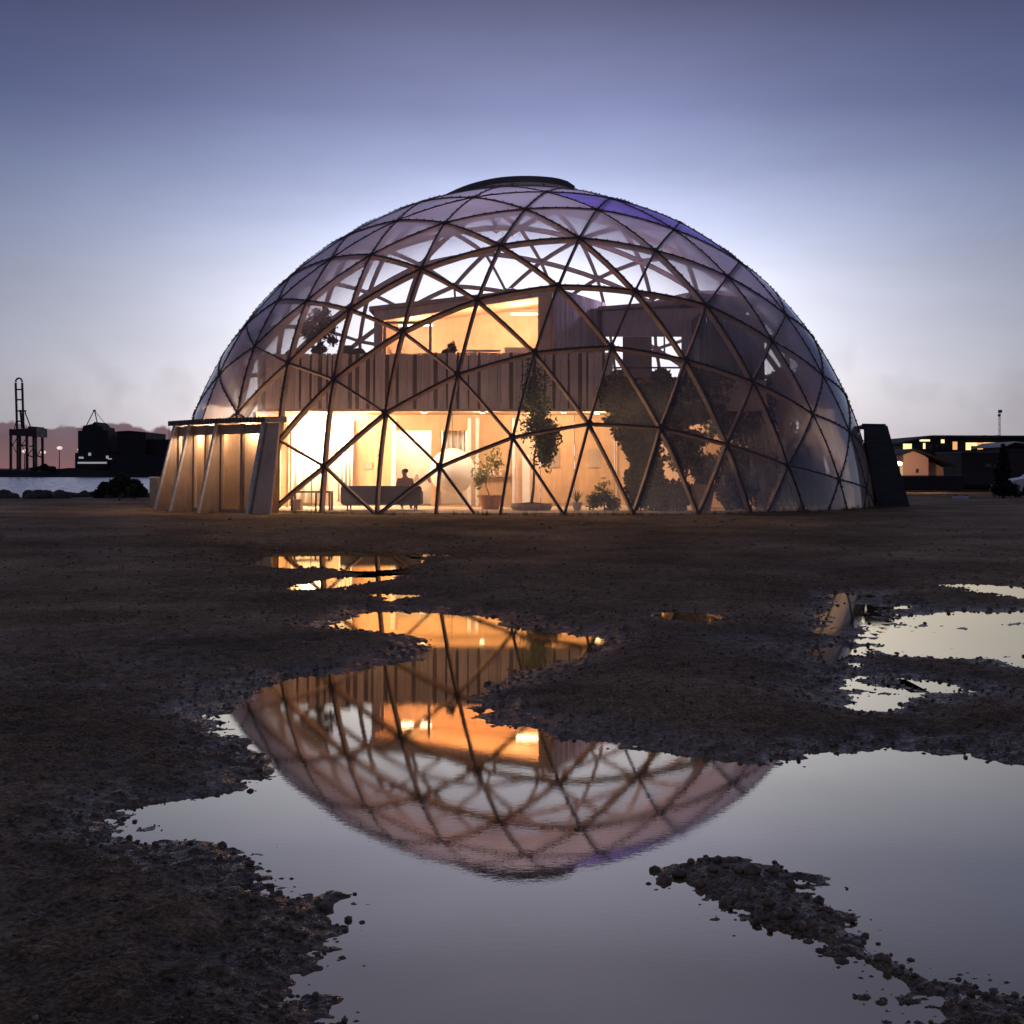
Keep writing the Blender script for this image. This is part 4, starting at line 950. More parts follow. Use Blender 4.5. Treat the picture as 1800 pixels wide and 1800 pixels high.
# dining table seen through the open doors
p = at(735, 880, 50.4); dt = thing('dining_table', 'pale dining table with cups seen through the doors behind the sofa', 'table', (p.x, 50.4, FZ))
mb = MB(); mb.box((0, 0, .73), (1.5, .8, .04)); bev(part(mb, 'table_top', 'white_paint', dt), .01, 1)
for sx_ in (-.68, .68):
    for sy_ in (-.33, .33): mb = MB(); mb.box((sx_, sy_, .355), (.06, .06, .71)); part(mb, 'leg', 'white_paint', dt)
for i, (q, m_, lb) in enumerate(((-.45, 'terracotta', 'reddish vase at the left end of the pale dining table'), (-.05, 'white_paint', 'white vase in the middle of the pale dining table'), (.42, 'brown_ply', 'brown vase at the right end of the pale dining table'))):
    s = thing('vase', lb, 'vase', (p.x + q, 50.3, FZ + .75), 'vases on the dining table'); mb = MB(); mb.lathe([(.05, 0), (.10, .08), (.09, .16), (.045, .24), (.06, .29), (.05, .29), (.03, .24)], (0, 0, 0), 14); part(mb, 'body', m_, s, True)
p = at(742, 775, 50.4); pl_ = thing('pendant_lamp', 'white pendant lamp hanging over the pale dining table', 'lamp', (p.x, 50.4, p.z)); mb = MB(); mb.lathe([(.24, 0), (.20, .14), (.05, .22)], (0, 0, 0), 18); part(mb, 'lamp_shade', 'white_glow', pl_, True); mb = MB(); mb.tube([(0, 0, .22), (0, 0, zs + .02 - p.z)], .008, 5); part(mb, 'cord', 'black_metal', pl_)
# round paper lantern
p = at(795, 828, 47.2); ln = thing('paper_lantern', 'big round white paper lantern in the lit room right of the doors', 'lantern', (p.x, 47.2, p.z)); r = 40 / FPX * 47.2
mb = MB(); prof = []
for i in range(25):
    a = -math.pi / 2 * .93 + math.pi * .93 * i / 24; prof.append((r * math.cos(a) * (1 - .02 * (i % 2)), r * math.sin(a)))
mb.lathe(prof, (0, 0, 0), 28); part(mb, 'shade', 'curtain_cloth', ln, True)
mb = MB(); mb.tube([(0, 0, r * .98), (0, 0, zs - p.z)], .008, 6); part(mb, 'cord', 'black_metal', ln)
# tall floor lamp by the curtain
p = at(548, 800, 47.4); fl = thing('floor_lamp', 'glowing floor lamp before the pale curtain at the left of the room', 'lamp', (p.x, 47.4, FZ))
mb = MB(); mb.lathe([(.16, 0), (.16, .02), (.02, .04)], (0, 0, 0), 18); part(mb, 'foot', 'black_metal', fl)
mb = MB(); mb.tube([(0, 0, .04), (0, 0, 1.55)], .014, 8); part(mb, 'pole', 'black_metal', fl)
mb = MB(); mb.lathe([(.34, 1.40), (.22, 1.95)], (0, 0, 0), 24); mb2 = part(mb, 'lamp_shade', 'white_glow', fl, True)
lamp('POINT', 'floor_lamp_bulb', fl, (p.x, 47.15, FZ + 1.30), 330, (1, .76, .45), .22)
# chairs of the upper room (white backs)
for i, px in enumerate((826, 846, 868)):
    p = at(px, 622, 47.2); cz = uz0; s = thing('dining_chair', ['white spindle back chair, leftmost of the three in the upper room', 'white spindle back chair, middle of the three in the upper room', 'white spindle back chair, rightmost of the three in the upper room'][i], 'chair', (p.x, 47.2, cz), 'chairs in the upper room')
    mb = MB(); mb.box((0, .2, .45), (.42, .42, .04)); bev(part(mb, 'seat', 'white_paint', s), .015, 2)
    for sx_ in (-.18, .18):
        for sy_ in (.02, .38): mb = MB(); mb.tube([(sx_ * 1.1, sy_, 0), (sx_, sy_, .43)], [.014, .018], 6); part(mb, 'leg', 'white_paint', s)
    mb = MB(); mb.box((0, 0, 1.08), (.44, .035, .07)); part(mb, 'top_rail', 'white_paint', s)
    for k in range(5): mb = MB(); mb.tube([(-.17 + .085 * k, .01, .47), (-.17 + .085 * k, 0, 1.05)], .010, 6); part(mb, 'spindle', 'white_paint', s)
p = at(912, 615, 47.4); s = thing('armchair', 'white upholstered armchair below the bright light of the upper room', 'armchair', (p.x, 47.4, uz0))
mb = MB(); mb.box((0, .1, .80), (.95, .16, .85)); bev(part(mb, 'backrest', 'curtain_cloth', s), .06)
mb = MB(); mb.box((0, .5, .36), (.9, .62, .26)); bev(part(mb, 'seat', 'curtain_cloth', s), .05)
for sx_ in (-1, 1): mb = MB(); mb.box((sx_ * .50, .45, .5), (.12, .75, .5)); bev(part(mb, 'armrest', 'curtain_cloth', s), .04)
# high backed garden chairs standing on the terrace at the left
for i, px in enumerate((611, 630)):
    p = at(px, 622, 46.6); s = thing('terrace_chair', ['dark high backed chair with straight top on the terrace behind the boards', 'dark round backed chair on the terrace beside the corner post'][i], 'chair', (p.x, 46.6, uz0), 'chairs on the terrace')
    hh = Z([607, 612][i], 46.6) - uz0
    mb = MB(); mb.box((0, .25, .44), (.46, .46, .05)); bev(part(mb, 'seat', 'black_metal', s), .02, 2)
    mb = MB()
    if i == 0: mb.box((0, 0, (.5 + hh) / 2), (.34, .06, hh - .5))
    else:
        pr = [(.02, .5), (.20, .6), (.16, .9)] + [(.05 + .19 * math.sin(a), hh - .20 - .20 * math.cos(a)) for a in np.linspace(.4, 3.1, 8)]
        poly = [(q, 0, z) for q, z in pr] + [(-q, 0, z) for q, z in pr[::-1]]; mb.prism(poly, (0, -.03, 0), (0, .03, 0))
    part(mb, 'backrest', 'black_metal', s)
    for sx_ in (-.19, .19):
        for sy_ in (.05, .45): mb = MB(); mb.tube([(sx_, sy_, 0), (sx_, sy_, .42)], .02, 6); part(mb, 'leg', 'black_metal', s)

# ---- the person on the sofa, seen from behind and turned a little to the left
def skin_mesh(name, joints, bones, mat, parent, root=0, sub=2):
    me = bpy.data.meshes.new(name); me.from_pydata([j[0] for j in joints], bones, []); me.materials.append(MATS[mat])
    o = bpy.data.objects.new(name, me); col.objects.link(o); o.parent = parent
    o.modifiers.new('skin', 'SKIN'); s_ = o.modifiers.new('sub', 'SUBSURF'); s_.levels = sub; s_.render_levels = sub
    for v_, j in zip(me.skin_vertices[0].data, joints): v_.radius = (j[1], j[1] if len(j) < 3 else j[2]); v_.use_root = False
    me.skin_vertices[0].data[root].use_root = True
    return o
p = at(712, 870, 43.15); pe = thing('person', 'person in a salmon jumper sitting on the sofa with head turned left', 'person', (p.x, 43.15, FZ))
HZ = Z(823, 43.15) - FZ                                         # top of the head above the floor
sh = HZ - .33
J = [((0, .10, .50), .15, .11), ((0, .10, .70), .14, .10), ((-.01, .08, sh - .06), .16, .10), ((-.01, .07, sh + .05), .065), ((-.02, .06, HZ - .20), .06), ((-.02, .05, HZ - .11), .085, .095), ((-.02, .05, HZ - .04), .06, .07),
     ((-.19, .08, sh - .02), .06), ((-.25, .16, sh - .28), .045), ((-.20, .40, sh - .36), .034), ((-.18, .48, sh - .37), .03, .018),
     ((.18, .08, sh - .02), .06), ((.25, .14, sh - .28), .045), ((.18, .38, sh - .36), .034), ((.16, .46, sh - .37), .03, .018),
     ((-.10, .20, .46), .09), ((-.13, .62, .48), .07), ((-.13, .64, .22), .055), ((-.13, .63, .06), .04), ((-.13, .80, .04), .035),
     ((.10, .20, .46), .09), ((.13, .62, .48), .07), ((.13, .64, .22), .055), ((.13, .63, .06), .04), ((.13, .80, .04), .035)]
Bn = [(0, 1), (1, 2), (2, 3), (3, 4), (4, 5), (5, 6), (2, 7), (7, 8), (8, 9), (9, 10), (2, 11), (11, 12), (12, 13), (13, 14), (0, 15), (15, 16), (16, 17), (17, 18), (18, 19), (0, 20), (20, 21), (21, 22), (22, 23), (23, 24)]
for hand, sg in ((10, -1), (14, 1)):
    h0 = Vector(J[hand][0])
    for k, (ox, ln_) in enumerate(((-.026, .055), (-.009, .065), (.009, .062), (.026, .05))):
        a_ = h0 + Vector((ox, .04, 0)); b2 = h0 + Vector((ox, .04 + ln_ * .6, -.012)); c2 = h0 + Vector((ox, .04 + ln_, -.035)); i0 = len(J)
        J += [(tuple(a_), .009), (tuple(b2), .008), (tuple(c2), .007)]; Bn += [(hand, i0), (i0, i0 + 1), (i0 + 1, i0 + 2)]
    i0 = len(J); J += [(tuple(h0 + Vector((-sg * .035, .0, -.005))), .010), (tuple(h0 + Vector((-sg * .05, .035, -.015))), .008)]; Bn += [(hand, i0), (i0, i0 + 1)]
# nose, ears
i0 = len(J); J += [((-.125, .06, HZ - .125), .013), ((-.03, -.045, HZ - .12), .014), ((-.03, .145, HZ - .12), .014)]; Bn += [(5, i0), (5, i0 + 1), (5, i0 + 2)]
body = skin_mesh('body', J, Bn, 'skin', pe)
JS = [((0, .10, .48), .18, .14), ((0, .10, .70), .165, .125), ((-.01, .08, sh - .05), .18, .12), ((-.01, .07, sh + .03), .085), ((-.19, .08, sh - .02), .078), ((-.25, .16, sh - .28), .062), ((-.20, .38, sh - .355), .048), ((.18, .08, sh - .02), .078), ((.25, .14, sh - .28), .062), ((.18, .36, sh - .355), .048)]
skin_mesh('jumper', JS, [(0, 1), (1, 2), (2, 3), (2, 4), (4, 5), (5, 6), (2, 7), (7, 8), (8, 9)], 'salmon_knit', pe)
JT = [((0, .10, .47), .17, .12), ((-.10, .20, .46), .105), ((-.13, .62, .48), .085), ((-.13, .64, .22), .072), ((-.13, .63, .08), .06), ((.10, .20, .46), .105), ((.13, .62, .48), .085), ((.13, .64, .22), .072), ((.13, .63, .08), .06)]
skin_mesh('trousers', JT, [(0, 1), (1, 2), (2, 3), (3, 4), (0, 5), (5, 6), (6, 7), (7, 8)], 'trouser_cloth', pe)
JH = [((.0, .045, HZ - .15), .085, .10), ((-.005, .05, HZ - .075), .105, .112), ((-.02, .05, HZ - .01), .07, .08)]
skin_mesh('hair', JH, [(0, 1), (1, 2)], 'hair_brown', pe)
mb = MB()
for ey in (.02, .085): mb.lathe([(0, -.008), (.008, 0), (0, .008)], (-.107, ey + .005, HZ - .105), 8)
part(mb, 'eyes', 'black_metal', pe); mb = MB(); mb.box((-.108, .055, HZ - .165), (.006, .035, .007)); part(mb, 'mouth', 'salmon_knit', pe)

# violet stage lights on the roof of the house, washing the shell from within
for i, (px, Y, lb, colr, pw) in enumerate(((900, 49.0, 'small stage light on the lit pavilion roof throwing lilac light up on the shell', (.70, .64, 1.0), 360), (1150, 51.5, 'small stage light on the roof of the dark right volume throwing violet light up', (.60, .52, 1.0), 420))):
    zf = (zl + (zr - zl) * (X(px, Y) - px0) / (px1 - px0) + .12) if i == 0 else Z(530, 51.0)
    s = thing('stage_light', lb, 'spotlight', (X(px, Y), Y, zf), 'stage lights on the house roof')
    mb = MB(); mb.lathe([(.14, 0), (.14, .03), (.03, .05), (.03, .12)], (0, 0, 0), 14); part(mb, 'foot', 'black_metal', s)
    mb = MB(); mb.lathe([(.09, .12), (.14, .20), (.15, .36), (.13, .37), (.12, .34), (0, .33)], (0, 0, 0), 16); part(mb, 'housing', 'black_metal', s)
    lamp('POINT', 'stage_lamp', s, (X(px, Y), Y, zf + .50), pw, colr, .15)
# ================================================================== plants
def leaf_mesh(mb, clumps, n, size, rg, aspect=2.2, up=0.3):
    """clumps: (centre, (rx, ry, rz), weight); small folded leaves spread through each volume, denser towards its shell"""
    wts = np.array([c[2] for c in clumps], float); wts /= wts.sum()
    for ci in rg.choice(len(clumps), n, p=wts):
        c, r, _ = clumps[ci]
        d = rg.normal(size=3); d /= np.linalg.norm(d); rad = rg.random() ** 0.45
        q = np.array(c) + d * np.array(r) * rad
        nrm = d * 0.5 + rg.normal(size=3) * 0.7 + np.array([0, 0, up]); nrm /= np.linalg.norm(nrm)
        t = np.cross(nrm, rg.normal(size=3)); t /= np.linalg.norm(t) + 1e-9; b = np.cross(nrm, t)
        L = size * rg.uniform(.6, 1.35); Wd = L / aspect
        mb.add([q - t * L / 2, q + b * Wd / 2 - nrm * L * .06, q + t * L / 2, q - b * Wd / 2 - nrm * L * .06], [(0, 1, 2), (0, 2, 3)])
def subclumps(c, r, k, rg, sz=0.45):
    out = []
    for _ in range(k):
        d = rg.normal(size=3); d /= np.linalg.norm(d); f = rg.random() ** 0.4 * 0.75
        s = rg.uniform(.6, 1.25) * sz
        out.append((tuple(np.array(c) + d * np.array(r) * f), tuple(np.array(r) * s), s ** 2))
    return out
def tree(name, label, cat, base, crown, trunk_h, n, size, mat, seed, k=9, trunk_r=.05, group=None, sz=.45, aspect=2.2, limbs=5):
    """base: foot of the trunk; crown: list of (dx, dy, dz, rx, ry, rz) ellipsoids above the base"""
    rg = np.random.default_rng(seed); t = thing(name, label, cat, base, group)
    mb = MB(); top = Vector(crown[0][:3])
    pts = [Vector((0, 0, 0)) + (top - Vector()) * u + Vector((rg.normal() * .03 * (0 < u < 1), rg.normal() * .03 * (0 < u < 1), 0)) for u in np.linspace(0, 1, 6)]
    mb.tube(pts, [trunk_r * (1 - .65 * u) for u in np.linspace(0, 1, 6)], 8)
    for q in range(limbs):
        c = crown[q % len(crown)]; a = pts[3] if q % 2 else pts[4]
        e = Vector(c[:3]) + Vector((rg.normal() * c[3] * .4, rg.normal() * c[4] * .4, rg.normal() * c[5] * .4)); m_ = (a + e) / 2 + Vector((0, 0, .06))
        mb.tube([a, m_, e], [trunk_r * .45, trunk_r * .3, trunk_r * .12], 6)
    part(mb, 'trunk', 'bark', t, True)
    mb = MB(); cl = []
    for c in crown: cl += subclumps(c[:3], c[3:], k, rg, sz)
    leaf_mesh(mb, cl, n, size, rg, aspect); part(mb, 'crown', mat, t)
    return t
def px_ell(px, py, rx, ry, Y, base, ryd=None):
    """ellipsoid seen at (px, py) with half sizes rx, ry in px at depth Y, relative to base"""
    c = at(px, py, Y) - Vector(base); k = Y / FPX
    return (c.x, c.y, c.z, rx * k, ryd or rx * k * .8, ry * k)
def base_at(px, Y, z=FZ): return Vector((X(px, Y), Y, z))
def pot(parent, r0, r1, h, mat='terracotta', rim=True, z0=0.0):
    mb = MB(); prof = [(r0, 0), (r1, h * .82)] + ([(r1 * 1.10, h * .83), (r1 * 1.12, h)] if rim else [(r1, h)]) + [(r1 * .92, h), (r1 * .88, h * .86), (0, h * .86)]
    mb.lathe([(r, z + z0) for r, z in prof], (0, 0, 0), 24); o = part(mb, 'pot', mat, parent, False)
    mb = MB(); mb.lathe([(0, h * .9 + z0), (r1 * .88, h * .87 + z0)], (0, 0, 0), 16); part(mb, 'soil', 'soil', o)
# slim climbing tree before the boards
b0 = base_at(934, 43.0, FZ + .18)
tree('slim_tree', 'slim leafy tree on a bare stem rising from a low planter in the lit room', 'tree', b0, [px_ell(948, 752, 30, 28, 43, b0), px_ell(958, 800, 18, 40, 43, b0), px_ell(940, 690, 24, 62, 43.2, b0), px_ell(965, 770, 22, 30, 42.8, b0)], 2, 4200, .13, 'leaf_mid', 3, trunk_r=.045, sz=.75, k=12)
t = thing('low_planter', 'low round brown planter at the foot of the slim tree', 'planter', base_at(934, 43.0))
mb = MB(); mb.lathe([(.55, 0), (.62, .12), (.60, .20), (.52, .20), (0, .16)], (0, 0, 0), 26); part(mb, 'bowl', 'brown_ply', t); mb = MB(); mb.lathe([(.0, .24), (.3, .21), (.52, .17)], (0, 0, 0), 20); part(mb, 'soil', 'soil', t, True)
b0 = base_at(862, 44.2)
tt = tree('small_tree', 'small sparse tree with tiny pale leaves in a terracotta tub', 'tree', b0 , [px_ell(850, 826, 24, 26, 44.2, b0), px_ell(872, 806, 20, 22, 44.2, b0), px_ell(838, 846, 14, 14, 44.2, b0)], 1.4, 750, .10, 'leaf_pale', 5, trunk_r=.022, sz=.6)
pot(tt, .26, .36, .42)
b0 = base_at(1062, 42.6)
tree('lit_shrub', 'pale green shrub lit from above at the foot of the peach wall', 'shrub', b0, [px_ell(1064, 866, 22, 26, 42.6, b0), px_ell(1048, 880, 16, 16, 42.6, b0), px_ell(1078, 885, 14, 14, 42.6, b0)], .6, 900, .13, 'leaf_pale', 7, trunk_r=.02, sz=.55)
b0 = base_at(1014, 42.2); s = thing('spiky_plant', 'small pale spiky plant in a pale pot left of the lit shrub', 'plant', b0); rg = np.random.default_rng(4)
mb = MB()
for k in range(16):
    a = rg.uniform(0, 6.28); e = rg.uniform(.5, 1.35); L = rg.uniform(.28, .48); d = Vector((math.cos(a) * math.cos(e), math.sin(a) * math.cos(e), math.sin(e))); pz = Vector((0, 0, .24)); sd_ = Vector((-math.sin(a), math.cos(a), 0)) * .022
    m_ = pz + d * L * .55 + Vector((0, 0, .03)); e_ = pz + d * L; mb.add([pz - sd_, pz + sd_, m_ + sd_, m_ - sd_, e_], [(0, 1, 2, 3), (3, 2, 4)])
part(mb, 'leaves', 'leaf_pale', s); pot(s, .10, .14, .25, 'cream_wall')
# dark garden on the right
def dk(name, label, px, Y, ells, n, size, mat, seed, cat='tree', z=FZ, **kw):
    b_ = base_at(px, Y, z); return tree(name, label, cat, b_, [px_ell(a, c, d, e, f, b_) for a, c, d, e, f in ells], 2, n, size, mat, seed, **kw)
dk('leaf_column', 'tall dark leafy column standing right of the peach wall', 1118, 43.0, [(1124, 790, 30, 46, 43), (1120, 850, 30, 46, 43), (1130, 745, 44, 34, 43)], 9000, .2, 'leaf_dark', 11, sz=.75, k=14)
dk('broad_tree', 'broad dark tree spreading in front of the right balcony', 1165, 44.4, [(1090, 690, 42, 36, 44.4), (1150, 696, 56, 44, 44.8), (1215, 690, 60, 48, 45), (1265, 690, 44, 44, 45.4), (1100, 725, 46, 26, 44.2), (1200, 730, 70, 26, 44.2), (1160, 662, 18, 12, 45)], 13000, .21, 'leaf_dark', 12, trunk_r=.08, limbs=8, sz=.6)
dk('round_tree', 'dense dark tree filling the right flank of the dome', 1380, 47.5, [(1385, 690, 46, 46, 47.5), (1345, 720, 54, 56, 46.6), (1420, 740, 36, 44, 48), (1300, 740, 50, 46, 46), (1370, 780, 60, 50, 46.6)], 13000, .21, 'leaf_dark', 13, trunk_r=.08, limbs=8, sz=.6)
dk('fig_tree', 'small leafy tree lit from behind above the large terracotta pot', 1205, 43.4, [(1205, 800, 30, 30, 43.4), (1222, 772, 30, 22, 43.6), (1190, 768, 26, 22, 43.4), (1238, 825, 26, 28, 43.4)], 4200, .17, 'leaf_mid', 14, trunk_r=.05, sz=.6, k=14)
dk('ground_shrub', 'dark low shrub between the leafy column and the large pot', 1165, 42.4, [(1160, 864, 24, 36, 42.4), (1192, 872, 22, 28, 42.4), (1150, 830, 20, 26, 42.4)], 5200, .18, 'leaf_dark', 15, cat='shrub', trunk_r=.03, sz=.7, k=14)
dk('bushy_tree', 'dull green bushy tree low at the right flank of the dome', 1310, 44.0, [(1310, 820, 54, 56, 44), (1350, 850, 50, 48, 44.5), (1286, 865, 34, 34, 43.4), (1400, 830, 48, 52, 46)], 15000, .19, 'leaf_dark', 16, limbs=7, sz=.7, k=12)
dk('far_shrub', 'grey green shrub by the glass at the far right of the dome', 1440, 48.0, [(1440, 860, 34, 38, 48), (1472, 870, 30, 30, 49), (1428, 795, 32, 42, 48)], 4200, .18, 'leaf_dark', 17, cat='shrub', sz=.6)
t = thing('terracotta_pot', 'large terracotta pot with black foliage in the right half of the dome', 'pot', base_at(1236, 42.2)); pr_ = .36
k = 42.2 / FPX; pot(t, 12 * k, 20 * k, 47 * k)
mb = MB(); rg = np.random.default_rng(6); leaf_mesh(mb, subclumps((0, 0, .95), (.34, .3, .26), 6, rg, .6), 700, .13, rg); part(mb, 'foliage', 'leaf_black', t)
mb = MB()
for k_ in range(5): a = k_ * 1.26; mb.tube([(0, 0, .6), (.12 * math.cos(a), .12 * math.sin(a), .8), (.22 * math.cos(a), .2 * math.sin(a), 1.0)], [.016, .012, .006], 6)
part(mb, 'stem', 'bark', t)
# upper floor greenery
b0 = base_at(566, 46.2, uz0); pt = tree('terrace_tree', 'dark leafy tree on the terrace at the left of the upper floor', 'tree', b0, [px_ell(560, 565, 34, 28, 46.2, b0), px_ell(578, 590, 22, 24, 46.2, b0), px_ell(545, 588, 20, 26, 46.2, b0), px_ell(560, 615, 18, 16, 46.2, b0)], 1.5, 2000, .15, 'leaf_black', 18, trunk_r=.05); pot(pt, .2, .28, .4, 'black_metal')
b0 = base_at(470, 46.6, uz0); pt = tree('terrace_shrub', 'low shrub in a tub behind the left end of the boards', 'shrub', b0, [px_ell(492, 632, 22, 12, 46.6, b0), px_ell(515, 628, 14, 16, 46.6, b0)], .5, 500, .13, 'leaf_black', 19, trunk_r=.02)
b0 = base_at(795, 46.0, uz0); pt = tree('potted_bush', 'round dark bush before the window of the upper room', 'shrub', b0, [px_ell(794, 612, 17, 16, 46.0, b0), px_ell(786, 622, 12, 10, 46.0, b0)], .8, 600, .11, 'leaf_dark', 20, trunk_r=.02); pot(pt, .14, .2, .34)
def palm(name, label, base, h, L, n_, mat, seed, droop=.5, hang=False):
    rg = np.random.default_rng(seed); s = thing(name, label, 'plant', base); mb = MB()
    for k in range(n_):
        a = rg.uniform(0, 6.28); e = rg.uniform(.1, 1.2); pts = []
        for u in np.linspace(0, 1, 6):
            r_ = L * u * math.cos(e); pts.append(Vector((r_ * math.cos(a), r_ * math.sin(a), h + L * u * math.sin(e) - droop * L * u * u)))
        sd_ = Vector((-math.sin(a), math.cos(a), 0))
        for i in range(5):
            w0 = .03 * L * (1 - i / 6); mb.add([pts[i] - sd_ * w0, pts[i] + sd_ * w0, pts[i + 1] + sd_ * w0 * .8, pts[i + 1] - sd_ * w0 * .8], [(0, 1, 2, 3)])
            for sg in (-1, 1):
                q = pts[i + 1]; f_ = q + sd_ * sg * L * .16 * (1.1 - abs(i - 2) / 4) + (q - pts[i]) * .6 - Vector((0, 0, .05 * L)); mb.add([q, q + (pts[i] - q) * .25, f_], [(0, 1, 2)])
    part(mb, 'fronds', mat, s); return s
b0 = base_at(694, 46.3, uz0); s = palm('palm_plant', 'spiky dark palm by the left window frame of the upper room', b0, .6, .75, 11, 'leaf_black', 22, .2); mb = MB(); mb.tube([(0, 0, .3), (0, 0, .62)], [.035, .03], 8); part(mb, 'stem', 'bark', s); pot(s, .13, .18, .32)
b0 = at(872, 404, 50.0); s = palm('hanging_plant', 'dark feathery plant hanging high under the top of the dome', (b0.x, 50.0, b0.z), .1, .85, 20, 'leaf_black', 23, .45)
mb = MB(); mb.lathe([(.04, -.12), (.2, .0), (.22, .12), (.18, .12), (0, .08)], (0, 0, 0), 16); part(mb, 'basket', 'bark', s)
mb = MB(); zt_ = math.sqrt(max(0, (RS - .05) ** 2 - (b0.x - DC.x) ** 2 - (50 - DC.y) ** 2)) + DC.z - b0.z
for a in (0, 2.1, 4.2): mb.tube([(.2 * math.cos(a), .2 * math.sin(a), .12), (0, 0, .8)], .008, 5)
mb.tube([(0, 0, .8), (0, 0, zt_)], .01, 5); part(mb, 'cord', 'black_metal', s)

# ================================================================== outside, left: shore and harbour
cab = thing('utility_cabinet', 'grey box cabinet standing left of the porch', 'cabinet', (0, 0, 0)); p = at(270, 880, 47.0); cab.location = (p.x, 47.0, .52); k = 47 / FPX
mb = MB(); mb.box((0, .3, 28 * k), (16 * k, .55, 54 * k)); bev(part(mb, 'body', 'concrete_grey', cab), .01, 1)
mb = MB(); mb.box((0, .3, 56.2 * k), (18 * k, .62, 2 * k)); part(mb, 'lid', 'pale_metal', cab)
mb = MB(); mb.box((0, .018, 28 * k), (13 * k, .012, 46 * k)); d_ = part(mb, 'door', 'concrete_grey', cab); mb = MB(); mb.box((4 * k, -.0, 30 * k), (.03, .03, .14)); part(mb, 'handle', 'black_metal', d_)
for i, (px, Y, r_, py, lb) in enumerate(((212, 56, 17, 846, 'dark round bush on the shore, left of the cabinet'), (238, 60, 12, 852, 'smaller dark bush between the round bush and the cabinet'), (187, 63, 12, 857, 'low dark bush at the water edge, left of the round bush'))):
    z_ = .5; b0 = base_at(px, Y, z_); tree('bush', lb, 'bush', b0, [px_ell(px, py + 2, r_ * 1.2, r_ * 1.0, Y, b0), px_ell(px + 8, py + 12, r_ * 1.3, r_ * .8, Y, b0), px_ell(px - 10, py + 12, r_ * 1.2, r_ * .8, Y, b0)], .8, 3200, .2, 'leaf_dark', 40 + i, trunk_r=.04, group='bushes on the shore')
rg = np.random.default_rng(77)
for i in range(46):
    Y = rg.uniform(61, 67.5); px = rg.uniform(-20, 262); sz = rg.uniform(.15, .42); x_ = X(px, Y)
    z_ = float(ground_z(np.array([x_]), np.array([Y]))[0]); bm = bmesh.new(); bmesh.ops.create_icosphere(bm, subdivisions=2, radius=sz)
    o3 = rg.uniform(0, 50, 3)
    for v_ in bm.verts:
        n_ = vnoise(np.array([v_.co.x * 2 / sz + o3[0]]), np.array([v_.co.y * 2 / sz + v_.co.z * 1.7 / sz + o3[1]]), 3)[0]; v_.co *= 1 + .5 * n_; v_.co.z *= .65
    me = bpy.data.meshes.new('rock'); bm.to_mesh(me); bm.free(); me.materials.append(MATS['rock_dark'])
    tag(link('rock', me, None, (x_, Y, max(z_, -1.0) + sz * .15)), 'dark rough rock of the bank along the harbour water', 'rock', 'rocks of the harbour bank')
# far shore across the water
fs_ = MB(); Yf = 840; n_ = 80; vs = []
for i in range(n_ + 1):
    x_ = -1400 + 1450 * i / n_; h = 2.2 + 3.2 * abs(fbm(np.array([x_ * .02]), np.array([1.5]), 9, 4)[0]) * 2
    vs += [(x_, Yf, -1.6), (x_, Yf + 14, h), (x_, Yf + 260, h + 1)]
fs_.add(vs, [f for i in range(n_) for f in ((i * 3, i * 3 + 3, i * 3 + 4, i * 3 + 1), (i * 3 + 1, i * 3 + 4, i * 3 + 5, i * 3 + 2))])
struct(fs_.build('far_shore', 'far_earth'))
def fp(px, py, Y=860): return at(px, py, Y)
K = 860 / FPX
def quay(px): p = fp(px, 826); return Vector((p.x, 860, 3.0))
# container crane with raised boom
o_ = quay(40); cr = thing('container_crane', 'dark harbour crane with its boom raised upright, far left across the water', 'crane', o_)
def rel(px, py, dy=0, o=None): q = fp(px, py) - (o or o_); return Vector((q.x, dy, q.z))
for a_, b2, w_ in ((19, 19, 3), (31, 31, 2.5), (48, 47, 3), (60, 59, 3)):
    for dy in (0, 16): mb = MB(); mb.bar(rel(a_, 828, dy), rel(b2, 754, dy), w_ * 1.3 * K); part(mb, 'leg', 'crane_steel', cr)
mb = MB()
for dy in (0, 16): mb.bar(rel(17, 790, dy), rel(30, 770, dy), 1.2 * K); mb.bar(rel(19, 775, dy), rel(31, 800, dy), 1.0 * K); mb.bar(rel(48, 800, dy), rel(60, 804, dy), 2 * K); mb.bar(rel(36, 784, dy), rel(48, 782, dy), 2.2 * K); mb.bar(rel(60, 785, dy), rel(48, 802, dy), 1.2 * K)
part(mb, 'brace', 'crane_steel', cr)
mb = MB(); mb.hexa([rel(18, 765, -2), rel(66, 768, -2), rel(66, 768, 18), rel(18, 765, 18), rel(18, 755, -2), rel(66, 752, -2), rel(66, 752, 18), rel(18, 755, 18)]); part(mb, 'main_girder', 'crane_steel', cr)
mb = MB(); mb.hexa([rel(46, 754, 2), rel(66, 754, 2), rel(66, 754, 14), rel(46, 754, 14), rel(48, 749, 2), rel(64, 750, 2), rel(64, 750, 14), rel(48, 749, 14)]); part(mb, 'machinery_house', 'crane_steel', cr)
mb = MB()
for s_ in (23.5, 35): mb.bar(rel(s_ + 2.5, 754, 4), rel(s_, 672, 4), 3.2 * K)
arc = [rel(29.2 - 5.8 * math.cos(a), 671 - 7 * math.sin(a), 4) for a in np.linspace(0, math.pi, 9)]
mb.tube(arc, 1.6 * K, 6)
for y_ in (684, 702, 722, 740): mb.bar(rel(23.5, y_, 4), rel(36, y_, 4), 2.4 * K)
part(mb, 'boom', 'crane_steel', cr)
